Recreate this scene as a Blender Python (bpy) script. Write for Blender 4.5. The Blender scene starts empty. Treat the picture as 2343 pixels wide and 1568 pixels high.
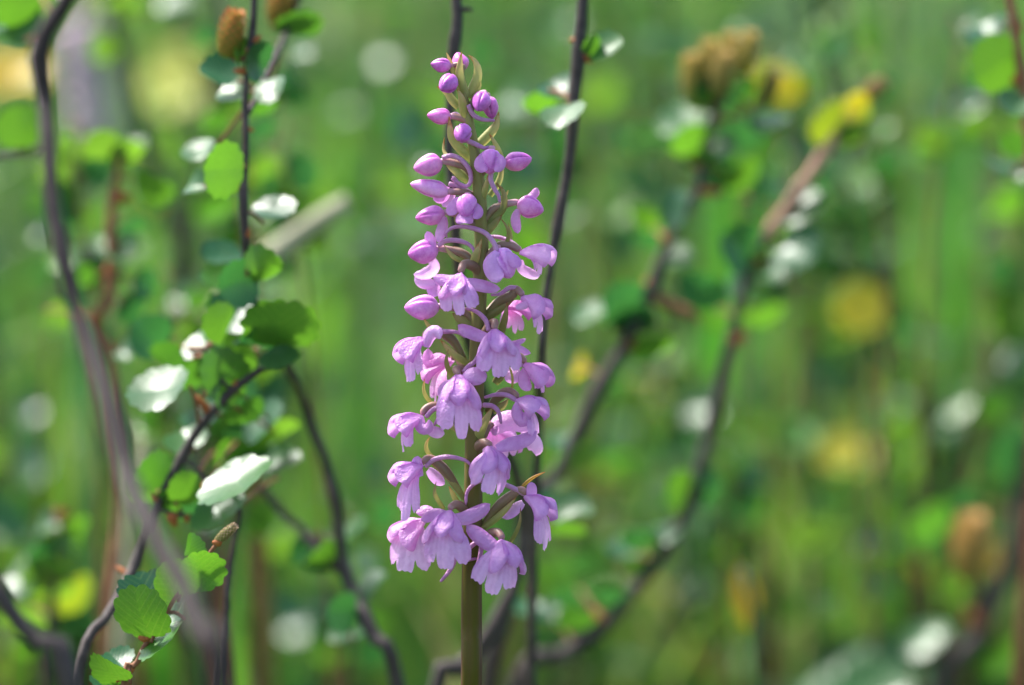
import bpy, math, random
import numpy as np
from mathutils import Matrix, Vector

random.seed(7)
rng = np.random.default_rng(7)
S = bpy.context.scene
COL = S.collection

# ------------------------------------------------------------------ camera
PITCH = math.radians(10.0)        # the camera looks slightly down on the flower
D0 = 0.886                        # metres from lens to flower (100 mm macro lens, crop sensor)
CEN = np.array([0.0, 0.0, 0.30])  # the point in focus, 30 cm above the ground
FRAME_W = 0.2091                  # width of the field at the flower
T = np.array([0.0, -math.cos(PITCH), math.sin(PITCH)])   # towards the camera
U = np.array([0.0, math.sin(PITCH), math.cos(PITCH)])    # up in the picture
R = np.array([1.0, 0.0, 0.0])
CAM = CEN + T * D0
cam_d = bpy.data.cameras.new('camera'); cam = bpy.data.objects.new('camera', cam_d)
COL.objects.link(cam); S.camera = cam
cam.location = CAM; cam.rotation_euler = (math.pi / 2 - PITCH, 0, 0)
cam_d.sensor_width = 23.6; cam_d.lens = 23.6 * D0 / FRAME_W
cam_d.clip_start = 0.01; cam_d.clip_end = 2000
cam_d.dof.use_dof = True; cam_d.dof.focus_distance = D0 - 0.003
cam_d.dof.aperture_fstop = 4.0

# ------------------------------------------------------------------ sky, sun, exposure
SUN_EL, SUN_AZ = math.radians(54), math.radians(-52)      # high, to one side and somewhat behind the plants
W = bpy.data.worlds.new('World'); S.world = W; W.use_nodes = True
wn = W.node_tree.nodes; bg = wn['Background']
sky = wn.new('ShaderNodeTexSky'); sky.sky_type = 'NISHITA'; sky.sun_disc = False
sky.sun_elevation = SUN_EL; sky.sun_rotation = SUN_AZ
sky.air_density = 1.0; sky.dust_density = 2.5; sky.ozone_density = 1.0
W.node_tree.links.new(sky.outputs[0], bg.inputs[0]); bg.inputs[1].default_value = 0.115
sd = bpy.data.lights.new('sun', 'SUN'); sun = bpy.data.objects.new('sun', sd); COL.objects.link(sun)
sd.energy = 3.1; sd.angle = math.radians(5.0); sd.color = (1.0, 0.97, 0.92)
SUNV = np.array([math.sin(SUN_AZ) * math.cos(SUN_EL), math.cos(SUN_AZ) * math.cos(SUN_EL), math.sin(SUN_EL)])
sun.rotation_euler = Vector(SUNV).to_track_quat('Z', 'Y').to_euler()
sun.location = SUNV * 30
S.view_settings.view_transform = 'Standard'; S.view_settings.look = 'None'
S.view_settings.exposure = 1.7; S.view_settings.gamma = 1.0
S.view_settings.use_curve_mapping = False
S.render.engine = 'CYCLES'
S.cycles.use_denoising = True
S.cycles.max_bounces = 8; S.cycles.transmission_bounces = 6; S.cycles.diffuse_bounces = 4
S.cycles.sample_clamp_indirect = 6.0
HALF = SUNV + T; HALF /= np.linalg.norm(HALF)

# ------------------------------------------------------------------ pixels to places
PX = FRAME_W / 2342.0
def P(px, py, dy=0.0):
    """view pixel (2342 x 1568) at dy metres behind the flower's plane"""
    k = (D0 + dy) / D0
    return CEN + R * (px - 1171) * PX * k - U * (py - 784) * PX * k - T * dy
def psize(px, dy): return px * PX * (D0 + dy) / D0
def unit(v):
    v = np.asarray(v, float); n = np.linalg.norm(v); return v / n if n > 1e-12 else v
def rotv(v, axis, ang):
    axis = unit(axis); v = np.asarray(v, float)
    return v * math.cos(ang) + np.cross(axis, v) * math.sin(ang) + axis * axis.dot(v) * (1 - math.cos(ang))

# ------------------------------------------------------------------ materials
def mat(name):
    m = bpy.data.materials.new(name); m.use_nodes = True
    nt = m.node_tree; nt.nodes.clear()
    return m, nt, nt.nodes, nt.links
def node(N, t, **kw):
    n = N.new(t)
    for k, v in kw.items(): setattr(n, k, v)
    return n
def ramp(N, stops):
    r = N.new('ShaderNodeValToRGB'); e = r.color_ramp.elements
    while len(e) < len(stops): e.new(0.5)
    for i, (p, c) in enumerate(stops):
        e[i].position = p; e[i].color = (*c, 1)
    return r
def mixc(N, L, blend, fac, a, b):
    m = N.new('ShaderNodeMix'); m.data_type = 'RGBA'; m.blend_type = blend
    for sock, v in ((m.inputs[0], fac), (m.inputs[6], a), (m.inputs[7], b)):
        if isinstance(v, bpy.types.NodeSocket): L.new(v, sock)
        elif isinstance(v, (int, float)): sock.default_value = v
        else: sock.default_value = (*v, 1)
    return m.outputs[2]
def noise(N, L, scale, detail=3, coord='Object', rough=0.55):
    tc = N.new('ShaderNodeTexCoord'); n = N.new('ShaderNodeTexNoise')
    n.inputs['Scale'].default_value = scale; n.inputs['Detail'].default_value = detail
    n.inputs['Roughness'].default_value = rough
    L.new(tc.outputs[coord], n.inputs['Vector']); return n
def thin(N, L, color, trans_color, fac, rough=0.4, spec=0.5, bump=None, bstr=0.2, bdist=0.0005, sheen=0.0):
    """a thin leaf or petal: reflects on the lit side and lets light through"""
    out = N.new('ShaderNodeOutputMaterial'); p = N.new('ShaderNodeBsdfPrincipled')
    t = N.new('ShaderNodeBsdfTranslucent'); mx = N.new('ShaderNodeMixShader'); mx.inputs[0].default_value = fac
    L.new(color, p.inputs['Base Color']); L.new(trans_color, t.inputs['Color'])
    p.inputs['Roughness'].default_value = rough; p.inputs['Specular IOR Level'].default_value = spec
    if bump is not None:
        b = N.new('ShaderNodeBump'); b.inputs['Strength'].default_value = bstr; b.inputs['Distance'].default_value = bdist
        L.new(bump, b.inputs['Height']); L.new(b.outputs[0], p.inputs['Normal'])
    L.new(p.outputs[0], mx.inputs[1]); L.new(t.outputs[0], mx.inputs[2]); L.new(mx.outputs[0], out.inputs[0])
    return p

def petal_material(name, pale, deep, fac, rough):
    m, nt, N, L = mat(name)
    at = node(N, 'ShaderNodeAttribute', attribute_name='tone')
    nz = noise(N, L, 700, 4); nz2 = noise(N, L, 2000, 3)
    ad = node(N, 'ShaderNodeMath', operation='MULTIPLY_ADD'); ad.inputs[1].default_value = 0.7; ad.inputs[2].default_value = -0.35
    L.new(nz.outputs['Fac'], ad.inputs[0])
    sm = node(N, 'ShaderNodeMath', operation='ADD', use_clamp=True)
    L.new(at.outputs['Fac'], sm.inputs[0]); L.new(ad.outputs[0], sm.inputs[1])
    r = ramp(N, [(0.0, pale), (1.0, deep)]); L.new(sm.outputs[0], r.inputs[0])
    oi = N.new('ShaderNodeObjectInfo')
    c = mixc(N, L, 'MULTIPLY', 1.0, r.outputs[0], oi.outputs['Color'])
    tr = mixc(N, L, 'MIX', 0.25, c, (0.85, 0.45, 0.85))
    p = thin(N, L, c, tr, fac, rough, 0.7, nz2.outputs['Fac'], 0.8, 0.00045)
    return m
M_PETAL = petal_material('lilac_petal', (0.92, 0.55, 0.90), (0.46, 0.075, 0.46), 0.45, 0.33)
M_SPUR = petal_material('spur_pink', (0.72, 0.40, 0.62), (0.42, 0.09, 0.36), 0.25, 0.32)

# bud: thick, softly translucent
M_BUD, nt, N, L = mat('bud_purple')
at = node(N, 'ShaderNodeAttribute', attribute_name='tone')
r = ramp(N, [(0.0, (0.82, 0.44, 0.74)), (0.5, (0.60, 0.16, 0.54)), (1.0, (0.22, 0.018, 0.20))])
nz = noise(N, L, 1000, 5, rough=0.7); ad = node(N, 'ShaderNodeMath', operation='MULTIPLY_ADD'); ad.inputs[1].default_value = 0.9; ad.inputs[2].default_value = -0.45
L.new(nz.outputs['Fac'], ad.inputs[0]); sm = node(N, 'ShaderNodeMath', operation='ADD', use_clamp=True)
L.new(at.outputs['Fac'], sm.inputs[0]); L.new(ad.outputs[0], sm.inputs[1]); L.new(sm.outputs[0], r.inputs[0])
oi = N.new('ShaderNodeObjectInfo'); c = mixc(N, L, 'MULTIPLY', 1.0, r.outputs[0], oi.outputs['Color'])
out = N.new('ShaderNodeOutputMaterial'); p = N.new('ShaderNodeBsdfPrincipled'); L.new(c, p.inputs['Base Color'])
p.inputs['Roughness'].default_value = 0.4; p.inputs['Subsurface Weight'].default_value = 0.5
p.inputs['Subsurface Radius'].default_value = (1.0, 0.5, 0.9); p.inputs['Subsurface Scale'].default_value = 0.0016
b = N.new('ShaderNodeBump'); b.inputs['Strength'].default_value = 0.25; b.inputs['Distance'].default_value = 0.0002
L.new(nz.outputs['Fac'], b.inputs['Height']); L.new(b.outputs[0], p.inputs['Normal']); L.new(p.outputs[0], out.inputs[0])

# flower stalk: olive with purplish ribs
M_STEM, nt, N, L = mat('orchid_stalk')
at = node(N, 'ShaderNodeAttribute', attribute_name='tone'); nz = noise(N, L, 220, 5)
tc = N.new('ShaderNodeTexCoord'); mp = N.new('ShaderNodeMapping'); mp.inputs['Scale'].default_value = (2200, 2200, 60)
n2 = N.new('ShaderNodeTexNoise'); n2.inputs['Scale'].default_value = 1.0; L.new(tc.outputs['Object'], mp.inputs[0]); L.new(mp.outputs[0], n2.inputs['Vector'])
sm = node(N, 'ShaderNodeMath', operation='MULTIPLY_ADD'); sm.inputs[1].default_value = 0.5
L.new(n2.outputs['Fac'], sm.inputs[0]); L.new(at.outputs['Fac'], sm.inputs[2])
s2 = node(N, 'ShaderNodeMath', operation='SUBTRACT', use_clamp=True); L.new(sm.outputs[0], s2.inputs[0]); s2.inputs[1].default_value = 0.25
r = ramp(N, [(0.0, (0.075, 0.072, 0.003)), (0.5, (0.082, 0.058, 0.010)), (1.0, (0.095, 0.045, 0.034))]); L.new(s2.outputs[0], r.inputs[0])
sz = N.new('ShaderNodeSeparateXYZ'); L.new(tc.outputs['Object'], sz.inputs[0])
hz = node(N, 'ShaderNodeMapRange'); hz.inputs[1].default_value = -0.11; hz.inputs[2].default_value = -0.015; L.new(sz.outputs[2], hz.inputs[0])
stc = mixc(N, L, 'MIX', hz.outputs[0], r.outputs[0], (0.23, 0.22, 0.07))   # the young top of the stalk is paler green
out = N.new('ShaderNodeOutputMaterial'); p = N.new('ShaderNodeBsdfPrincipled'); L.new(stc, p.inputs['Base Color'])
p.inputs['Roughness'].default_value = 0.55; p.inputs['Specular IOR Level'].default_value = 0.15; p.inputs['Subsurface Weight'].default_value = 0.1; p.inputs['Subsurface Scale'].default_value = 0.001
b = N.new('ShaderNodeBump'); b.inputs['Strength'].default_value = 0.35; b.inputs['Distance'].default_value = 0.0003
L.new(n2.outputs['Fac'], b.inputs['Height']); L.new(b.outputs[0], p.inputs['Normal']); L.new(p.outputs[0], out.inputs[0])

# ovary: brownish olive running to pink at the flower
M_OVARY, nt, N, L = mat('ovary')
at = node(N, 'ShaderNodeAttribute', attribute_name='tone'); nz = noise(N, L, 700, 4)
sm = node(N, 'ShaderNodeMath', operation='MULTIPLY_ADD'); sm.inputs[1].default_value = 0.3
L.new(nz.outputs['Fac'], sm.inputs[0]); L.new(at.outputs['Fac'], sm.inputs[2])
r = ramp(N, [(0.15, (0.17, 0.16, 0.04)), (0.5, (0.19, 0.12, 0.065)), (0.85, (0.30, 0.16, 0.13)), (1.0, (0.50, 0.25, 0.32))]); L.new(sm.outputs[0], r.inputs[0])
out = N.new('ShaderNodeOutputMaterial'); p = N.new('ShaderNodeBsdfPrincipled'); L.new(r.outputs[0], p.inputs['Base Color'])
p.inputs['Roughness'].default_value = 0.45; p.inputs['Subsurface Weight'].default_value = 0.2; p.inputs['Subsurface Scale'].default_value = 0.001
L.new(p.outputs[0], out.inputs[0])

# bract: olive green, browning at the tip
M_BRACT, nt, N, L = mat('bract')
at = node(N, 'ShaderNodeAttribute', attribute_name='tone'); nz = noise(N, L, 800, 4)
sm = node(N, 'ShaderNodeMath', operation='MULTIPLY_ADD'); sm.inputs[1].default_value = 0.5
L.new(nz.outputs['Fac'], sm.inputs[0]); L.new(at.outputs['Fac'], sm.inputs[2])
r = ramp(N, [(0.1, (0.21, 0.24, 0.04)), (0.6, (0.38, 0.37, 0.11)), (0.9, (0.50, 0.38, 0.16)), (1.1, (0.40, 0.15, 0.03))]); L.new(sm.outputs[0], r.inputs[0])
oi = N.new('ShaderNodeObjectInfo'); c = mixc(N, L, 'MULTIPLY', 1.0, r.outputs[0], oi.outputs['Color'])
thin(N, L, c, c, 0.3, 0.5, 0.4, nz.outputs['Fac'], 0.3, 0.0003)

# birch leaf (unit mesh, local x across, y along)
def leaf_material(name, veins=True, rough=0.35, fac=0.4):
    m, nt, N, L = mat(name)
    oi = N.new('ShaderNodeObjectInfo'); tc = N.new('ShaderNodeTexCoord')
    sx = N.new('ShaderNodeSeparateXYZ'); L.new(tc.outputs['Object'], sx.inputs[0])
    ab = node(N, 'ShaderNodeMath', operation='ABSOLUTE'); L.new(sx.outputs[0], ab.inputs[0])
    m1 = node(N, 'ShaderNodeMath', operation='MULTIPLY_ADD'); m1.inputs[1].default_value = -0.9
    L.new(ab.outputs[0], m1.inputs[0]); L.new(sx.outputs[1], m1.inputs[2])
    m2 = node(N, 'ShaderNodeMath', operation='MULTIPLY'); m2.inputs[1].default_value = 44; L.new(m1.outputs[0], m2.inputs[0])
    cs = node(N, 'ShaderNodeMath', operation='COSINE'); L.new(m2.outputs[0], cs.inputs[0])
    vein = node(N, 'ShaderNodeMapRange'); vein.inputs[1].default_value = 0.75; vein.inputs[2].default_value = 1.0; L.new(cs.outputs[0], vein.inputs[0])
    nz = noise(N, L, 9, 4); nz.inputs['Scale'].default_value = 26
    hsv = N.new('ShaderNodeHueSaturation'); L.new(oi.outputs['Color'], hsv.inputs['Color'])
    mr = node(N, 'ShaderNodeMapRange'); mr.inputs[3].default_value = 0.7; mr.inputs[4].default_value = 1.35
    L.new(nz.outputs['Fac'], mr.inputs[0]); L.new(mr.outputs[0], hsv.inputs['Value'])
    lt = node(N, 'ShaderNodeMath', operation='MULTIPLY'); lt.inputs[1].default_value = 0.3; L.new(vein.outputs[0], lt.inputs[0])
    c = mixc(N, L, 'MIX', lt.outputs[0], hsv.outputs[0], (0.16, 0.28, 0.05))
    tr = mixc(N, L, 'MULTIPLY', 1.0, c, (1.5, 1.45, 0.7))
    hm = node(N, 'ShaderNodeMath', operation='MULTIPLY_ADD'); hm.inputs[1].default_value = -0.5
    L.new(vein.outputs[0], hm.inputs[0]); L.new(nz.outputs['Fac'], hm.inputs[2])
    thin(N, L, c, tr, fac, rough, 0.6, hm.outputs[0], 0.2, 0.0003)
    return m
M_LEAF = leaf_material('birch_leaf')

def bark_material(name, stops, scale):
    m, nt, N, L = mat(name)
    nz = noise(N, L, scale, 5, rough=0.65)
    tc = N.new('ShaderNodeTexCoord'); v = N.new('ShaderNodeTexVoronoi'); v.inputs['Scale'].default_value = scale * 3
    L.new(tc.outputs['Object'], v.inputs['Vector'])
    r = ramp(N, stops); L.new(nz.outputs['Fac'], r.inputs[0])
    oi = N.new('ShaderNodeObjectInfo'); c = mixc(N, L, 'MULTIPLY', 1.0, r.outputs[0], oi.outputs['Color'])
    out = N.new('ShaderNodeOutputMaterial'); p = N.new('ShaderNodeBsdfPrincipled'); L.new(c, p.inputs['Base Color'])
    p.inputs['Roughness'].default_value = 0.65; p.inputs['Specular IOR Level'].default_value = 0.25
    b = N.new('ShaderNodeBump'); b.inputs['Strength'].default_value = 0.5; b.inputs['Distance'].default_value = 0.0005
    L.new(nz.outputs['Fac'], b.inputs['Height']); L.new(b.outputs[0], p.inputs['Normal']); L.new(p.outputs[0], out.inputs[0])
    return m
M_BARK = bark_material('birch_bark', [(0.3, (0.028, 0.021, 0.018)), (0.6, (0.066, 0.05, 0.046)), (0.8, (0.13, 0.105, 0.095))], 350)
M_TWIG = bark_material('young_twig', [(0.3, (0.13, 0.045, 0.025)), (0.7, (0.30, 0.13, 0.06))], 500)
M_ROSY = bark_material('rosy_twig', [(0.3, (0.30, 0.15, 0.10)), (0.7, (0.46, 0.27, 0.19))], 400)
M_DEAD = bark_material('dead_stick', [(0.3, (0.24, 0.23, 0.13)), (0.7, (0.40, 0.38, 0.25))], 120)
M_BUDSCALE = bark_material('bud_scale', [(0.3, (0.22, 0.055, 0.015)), (0.7, (0.42, 0.14, 0.04))], 700)

def attr_material(name, rough, fac, spec=0.5, trmul=(1.8, 1.7, 0.8)):
    m, nt, N, L = mat(name)
    at = node(N, 'ShaderNodeAttribute', attribute_name='col')
    tr = mixc(N, L, 'MULTIPLY', 1.0, at.outputs['Color'], trmul)
    thin(N, L, at.outputs['Color'], tr, fac, rough, spec)
    return m
M_GRASS = attr_material('meadow_grass', 0.42, 0.4, 0.5, (1.4, 1.42, 0.8))
M_SCRUB = attr_material('undergrowth_leaves', 0.5, 0.4, 0.35)
M_CATKIN = attr_material('catkin', 0.5, 0.3, 0.4, (1, 1, 1))
M_FLOWER = attr_material('yellow_petal', 0.4, 0.35, 0.4, (1.2, 1.1, 0.6))

M_GROUND, nt, N, L = mat('meadow_soil')
nz = noise(N, L, 6, 8, rough=0.7)
r = ramp(N, [(0.3, (0.03, 0.035, 0.012)), (0.55, (0.06, 0.10, 0.02)), (0.75, (0.10, 0.14, 0.03))]); L.new(nz.outputs['Fac'], r.inputs[0])
out = N.new('ShaderNodeOutputMaterial'); p = N.new('ShaderNodeBsdfPrincipled'); L.new(r.outputs[0], p.inputs['Base Color'])
p.inputs['Roughness'].default_value = 0.9; L.new(p.outputs[0], out.inputs[0])

# ------------------------------------------------------------------ objects
ORI = {}          # world origin of each object
def empty(name, loc, parent=None):
    o = bpy.data.objects.new(name, None); COL.objects.link(o); o.empty_display_size = 0.01
    loc = np.asarray(loc, float); ORI[o] = loc
    o.location = loc - (ORI[parent] if parent else 0)
    o.parent = parent; return o
def tag(o, label, cat, group=None):
    o['label'] = label; o['category'] = cat
    if group: o['group'] = group
def mesh_data(name, V, F, material, smooth=True, tone=None, col=None):
    me = bpy.data.meshes.new(name); me.from_pydata([tuple(v) for v in V], [], F)
    if smooth: me.polygons.foreach_set('use_smooth', [True] * len(me.polygons))
    if tone is not None:
        a = me.attributes.new('tone', 'FLOAT', 'POINT'); a.data.foreach_set('value', np.asarray(tone, np.float32).ravel())
    if col is not None:
        a = me.attributes.new('col', 'FLOAT_COLOR', 'POINT')
        c = np.ones((len(V), 4), np.float32); c[:, :3] = col; a.data.foreach_set('color', c.ravel())
    me.materials.append(material); me.update(); return me
def obj(name, V, F, material, parent=None, tone=None, col=None, origin=None, color=None, smooth=True):
    """one mesh object from world-space vertices"""
    V = np.asarray(V, float)
    if origin is None: origin = V[0]
    origin = np.asarray(origin, float)
    o = bpy.data.objects.new(name, mesh_data(name, V - origin, F, material, smooth, tone, col)); COL.objects.link(o)
    ORI[o] = origin; o.location = origin - (ORI[parent] if parent else 0); o.parent = parent
    if color is not None: o.color = (*color, 1)
    return o
def grid_faces(nu, nv, closed=False, off=0):
    F = []
    for i in range(nu - 1):
        for j in range(nv if closed else nv - 1):
            k = (j + 1) % nv
            F.append((off + i * nv + j, off + i * nv + k, off + (i + 1) * nv + k, off + (i + 1) * nv + j))
    return F
def smooth_path(pts, n):
    pts = np.asarray(pts, float)
    if len(pts) == 2: return pts[0] + (pts[1] - pts[0]) * np.linspace(0, 1, n)[:, None]
    q = np.vstack([2 * pts[0] - pts[1], pts, 2 * pts[-1] - pts[-2]])
    seg = np.linalg.norm(np.diff(pts[:, :3], axis=0), axis=1); cum = np.concatenate([[0], np.cumsum(seg)])
    out = []
    for s in np.linspace(0, cum[-1], n):
        i = min(np.searchsorted(cum, s, 'right') - 1, len(pts) - 2)
        t = (s - cum[i]) / max(seg[i], 1e-12)
        a, b, c, d = q[i], q[i + 1], q[i + 2], q[i + 3]
        out.append(0.5 * (2 * b + (c - a) * t + (2 * a - 5 * b + 4 * c - d) * t * t + (3 * b - a - 3 * c + d) * t ** 3))
    return np.array(out)
def frames(path, n0=None):
    tan = np.gradient(path, axis=0); tan /= np.linalg.norm(tan, axis=1)[:, None] + 1e-12
    if n0 is None: n0 = np.array([0.3, -0.8, 0.5])
    ns = []; n = np.asarray(n0, float)
    for t in tan:
        n = unit(n - t * n.dot(t)); ns.append(n.copy())
    ns = np.array(ns); return tan, ns, np.cross(tan, ns)
def tube(path, radii, sides=10, rib=None, bump=0.0):
    tan, n, b = frames(path); a = np.linspace(0, 2 * math.pi, sides, endpoint=False)
    rad = np.asarray(radii)[:, None] * np.ones(sides)[None]
    if rib is not None: rad = rad * rib(a)[None]
    if bump: rad = rad * (1 + bump * rng.standard_normal(rad.shape))
    V = path[:, None] + rad[..., None] * (np.cos(a)[None, :, None] * n[:, None] + np.sin(a)[None, :, None] * b[:, None])
    V = V.reshape(-1, 3); F = grid_faces(len(path), sides, True)
    k = len(V); V = np.vstack([V, path[0], path[-1]]); m = (len(path) - 1) * sides
    F += [(k, (j + 1) % sides, j) for j in range(sides)] + [(k + 1, m + j, m + (j + 1) % sides) for j in range(sides)]
    return V, F

# ------------------------------------------------------------------ ground
n = 90; ex = np.concatenate([-np.geomspace(400, 0.05, n // 2), np.geomspace(0.05, 400, n // 2)])
gx, gy = np.meshgrid(ex, ex, indexing='ij'); rr = np.hypot(gx, gy)
gz = 0.012 * np.sin(gx * 9) * np.cos(gy * 7 + 1) * np.clip(rr, 0, 1) + np.clip(rr - 6, 0, None) ** 1.2 * 0.008 * (1 + 0.6 * np.sin(gx * 0.05) * np.cos(gy * 0.04))
V = np.stack([gx, gy, gz], -1).reshape(-1, 3)
g = obj('ground', V, grid_faces(n, n), M_GROUND, origin=(0, 0, 0)); g['kind'] = 'structure'

# ------------------------------------------------------------------ the orchid
STALK = [(1078, 1568, 48), (1078, 1450, 48), (1079, 1300, 46), (1082, 1150, 42), (1083, 1020, 40), (1088, 900, 37), (1095, 700, 34), (1101, 570, 32),
         (1097, 450, 30), (1086, 360, 27), (1075, 290, 23), (1063, 225, 17), (1057, 180, 11), (1056, 150, 5)]
base = np.array([P(1078, 1568)[0] - 0.004, P(1078, 1568)[1] - 0.018, -0.004])
orchid = empty('orchid', base)
tag(orchid, 'tall pink-lilac wild orchid spike, sharp, with open flowers below and closed buds on top', 'orchid')
pts = np.array([P(x, y) for x, y, w in STALK][::-1]); rad = np.array([w * PX / 2 for x, y, w in STALK][::-1])
low = [pts[-1] + (base - pts[-1]) * t + np.array([0, 0.006 * math.sin(math.pi * t), 0]) for t in (0.35, 0.7, 1.0)]
path = smooth_path(np.vstack([pts, low]), 90)
rad = np.interp(np.linspace(0, 1, 90), np.linspace(0, 1, 40), np.interp(smooth_path(np.vstack([pts, low]), 40)[:, 2][::-1], np.append(0, pts[:, 2][::-1]), np.append(rad[-1] * 1.1, rad[::-1]))[::-1])
V, F = tube(path, rad, 28, rib=lambda a: 1 + 0.05 * np.cos(5 * a + 0.4) + 0.03 * np.cos(3 * a))
aa = np.tile(np.linspace(0, 2 * math.pi, 28, endpoint=False), 90)
tone = np.append(0.5 - 0.45 * np.cos(5 * aa + 0.4), [0.5, 0.5])
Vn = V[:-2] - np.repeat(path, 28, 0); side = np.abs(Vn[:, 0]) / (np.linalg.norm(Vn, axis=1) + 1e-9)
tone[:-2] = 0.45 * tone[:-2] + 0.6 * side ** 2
obj('stalk', V, F, M_STEM, orchid, tone=tone)

# crops of the photograph in which the flower was measured: (zoom px) -> view px
C = {1: 84.7, 2: 483.9, 3: 907.3}
K = 0.2777
CP = K * PX                       # one crop pixel in metres
def cv(c, u, v): return 871.0 + K * u, C[c] + K * v
def Q(c, u, v, mm=0.0):           # mm: millimetres behind (+) or in front (-) of the stalk's axis
    return P(*cv(c, u, v), mm * 0.001)
LILAC = (0.98, 0.97, 1.03); PINK = (1.06, 0.92, 0.95); PALE = (1.08, 1.08, 1.05)

def sheet(name, path, width, parent, normal, curl=0.25, tone0=0.35, tone1=0.6, color=LILAC, material=None, tip=6, nu=14, nv=9, wave=0.05, point=False):
    """petal, sepal or bract along a path, edges rolled back"""
    path = smooth_path(path, nu); tan, nn, bb = frames(path, normal)
    u = np.linspace(0, 1, nu); v = np.linspace(-1, 1, nv)
    if point: w = width * 0.5 * np.clip(1 - ((u - 0.28) / 0.74) ** 2, 0, 1) ** 1.0 + 1e-5
    else: w = width * 0.5 * np.sqrt(np.clip(1 - ((u - 0.6) / 0.68) ** 2, 0.05, 1)) * np.sqrt(np.clip(1 - u ** tip, 0.004, 1))
    ph = rng.uniform(0, 6.28, 3)
    bend = -curl * (np.abs(v) ** 2)[None] * w[:, None] * 2 + wave * w[:, None] * np.sin(5 * u[:, None] + ph[0] + 2 * v[None]) * np.abs(v)[None]
    half = np.sin(np.clip(v * (1 - 0.1 * curl), -1, 1) * math.pi / 2 * 0.9) / math.sin(math.pi / 2 * 0.9)
    V = path[:, None] + (w[:, None] * half[None])[..., None] * bb[:, None] + bend[..., None] * nn[:, None]
    tone = tone0 + (tone1 - tone0) * u[:, None] + 0.12 * np.abs(v)[None] ** 2 + 0 * u[:, None]
    return obj(name, V.reshape(-1, 3), grid_faces(nu, nv), material or M_PETAL, parent, tone=tone, color=color)

def tubeobj(name, path, r0, r1, r2, parent, material, t0, t1, nu=22, sides=12, color=(1, 1, 1)):
    path = smooth_path(path, nu); u = np.linspace(0, 1, nu)
    rad = np.interp(u, [0, 0.5, 1], [r0, r1, r2]); rad[0] *= 0.8; rad[-1] *= 0.6
    V, F = tube(path, rad, sides)
    tone = np.append(np.repeat(t0 + (t1 - t0) * u, sides), [t0, t1])
    return obj(name, V, F, material, parent, tone=tone, color=color)

def bud_mesh(base_pt, axis, length, width, parent, name, color=LILAC, dark=0.6, roll=0.0, nu=26, ns=40):
    axis = unit(axis); up = unit(U - axis * U.dot(axis)) if abs(U.dot(axis)) < 0.95 else unit(R - axis * R.dot(axis))
    side = np.cross(axis, up); u = np.linspace(0.0, 1, nu); a = np.linspace(0, 2 * math.pi, ns, endpoint=False) + roll
    prof = np.sin(math.pi * np.minimum(u, 1) ** 0.8 * 0.999) ** 0.6 * (1 - 0.10 * u); prof[-1] = 0.003; prof = np.maximum(prof, 0.003); prof[0] = 0.28; prof[1] = max(prof[1], 0.42)
    rad = width * 0.5 * prof
    rj = rng.uniform(-0.5, 0.5); seam = np.zeros(ns); lift = np.zeros(ns)
    for s in (0.55, math.pi - 0.55, 1.5 * math.pi):
        d = np.abs((a + roll + rj - s + math.pi) % (2 * math.pi) - math.pi); seam += np.exp(-(d / 0.11) ** 2)
        lift += np.exp(-((d - 0.2) / 0.16) ** 2) * 0.5
    env = np.sin(math.pi * np.clip(u * 1.02, 0, 1)) ** 0.6
    rr_ = rad[:, None] * (1 - 0.2 * seam[None] * env[:, None] + 0.045 * lift[None] * env[:, None])
    rr_ = rr_ * (1 + 0.03 * np.sin(5 * u[:, None] + 2 * a[None] + 9 * rj) + 0.02 * np.sin(11 * u[:, None] + 3 * a[None]))
    sag = -0.06 * length * u ** 2
    ctr = base_pt + axis * (u * length)[:, None] + up * sag[:, None]
    V = ctr[:, None] + rr_[..., None] * (np.cos(a)[None, :, None] * side + np.sin(a)[None, :, None] * up)
    tone = dark * (0.45 + 0.55 * u[:, None] ** 1.5) + 0.42 * seam[None] * env[:, None] + 0.0 * u[:, None]
    return obj(name, V.reshape(-1, 3), grid_faces(nu, ns, True), M_BUD, parent, tone=tone, color=color)

def facing(yaw, pitch, roll=0.0):
    y = math.radians(yaw); f = math.cos(y) * T + math.sin(y) * R
    s = unit(np.cross(U, f)); f2 = rotv(f, s, -math.radians(pitch) * -1 * -1)
    up = np.cross(f2, s); 
    if roll: s = rotv(s, f2, math.radians(roll)); up = rotv(up, f2, math.radians(roll))
    return f2, s, up

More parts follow.
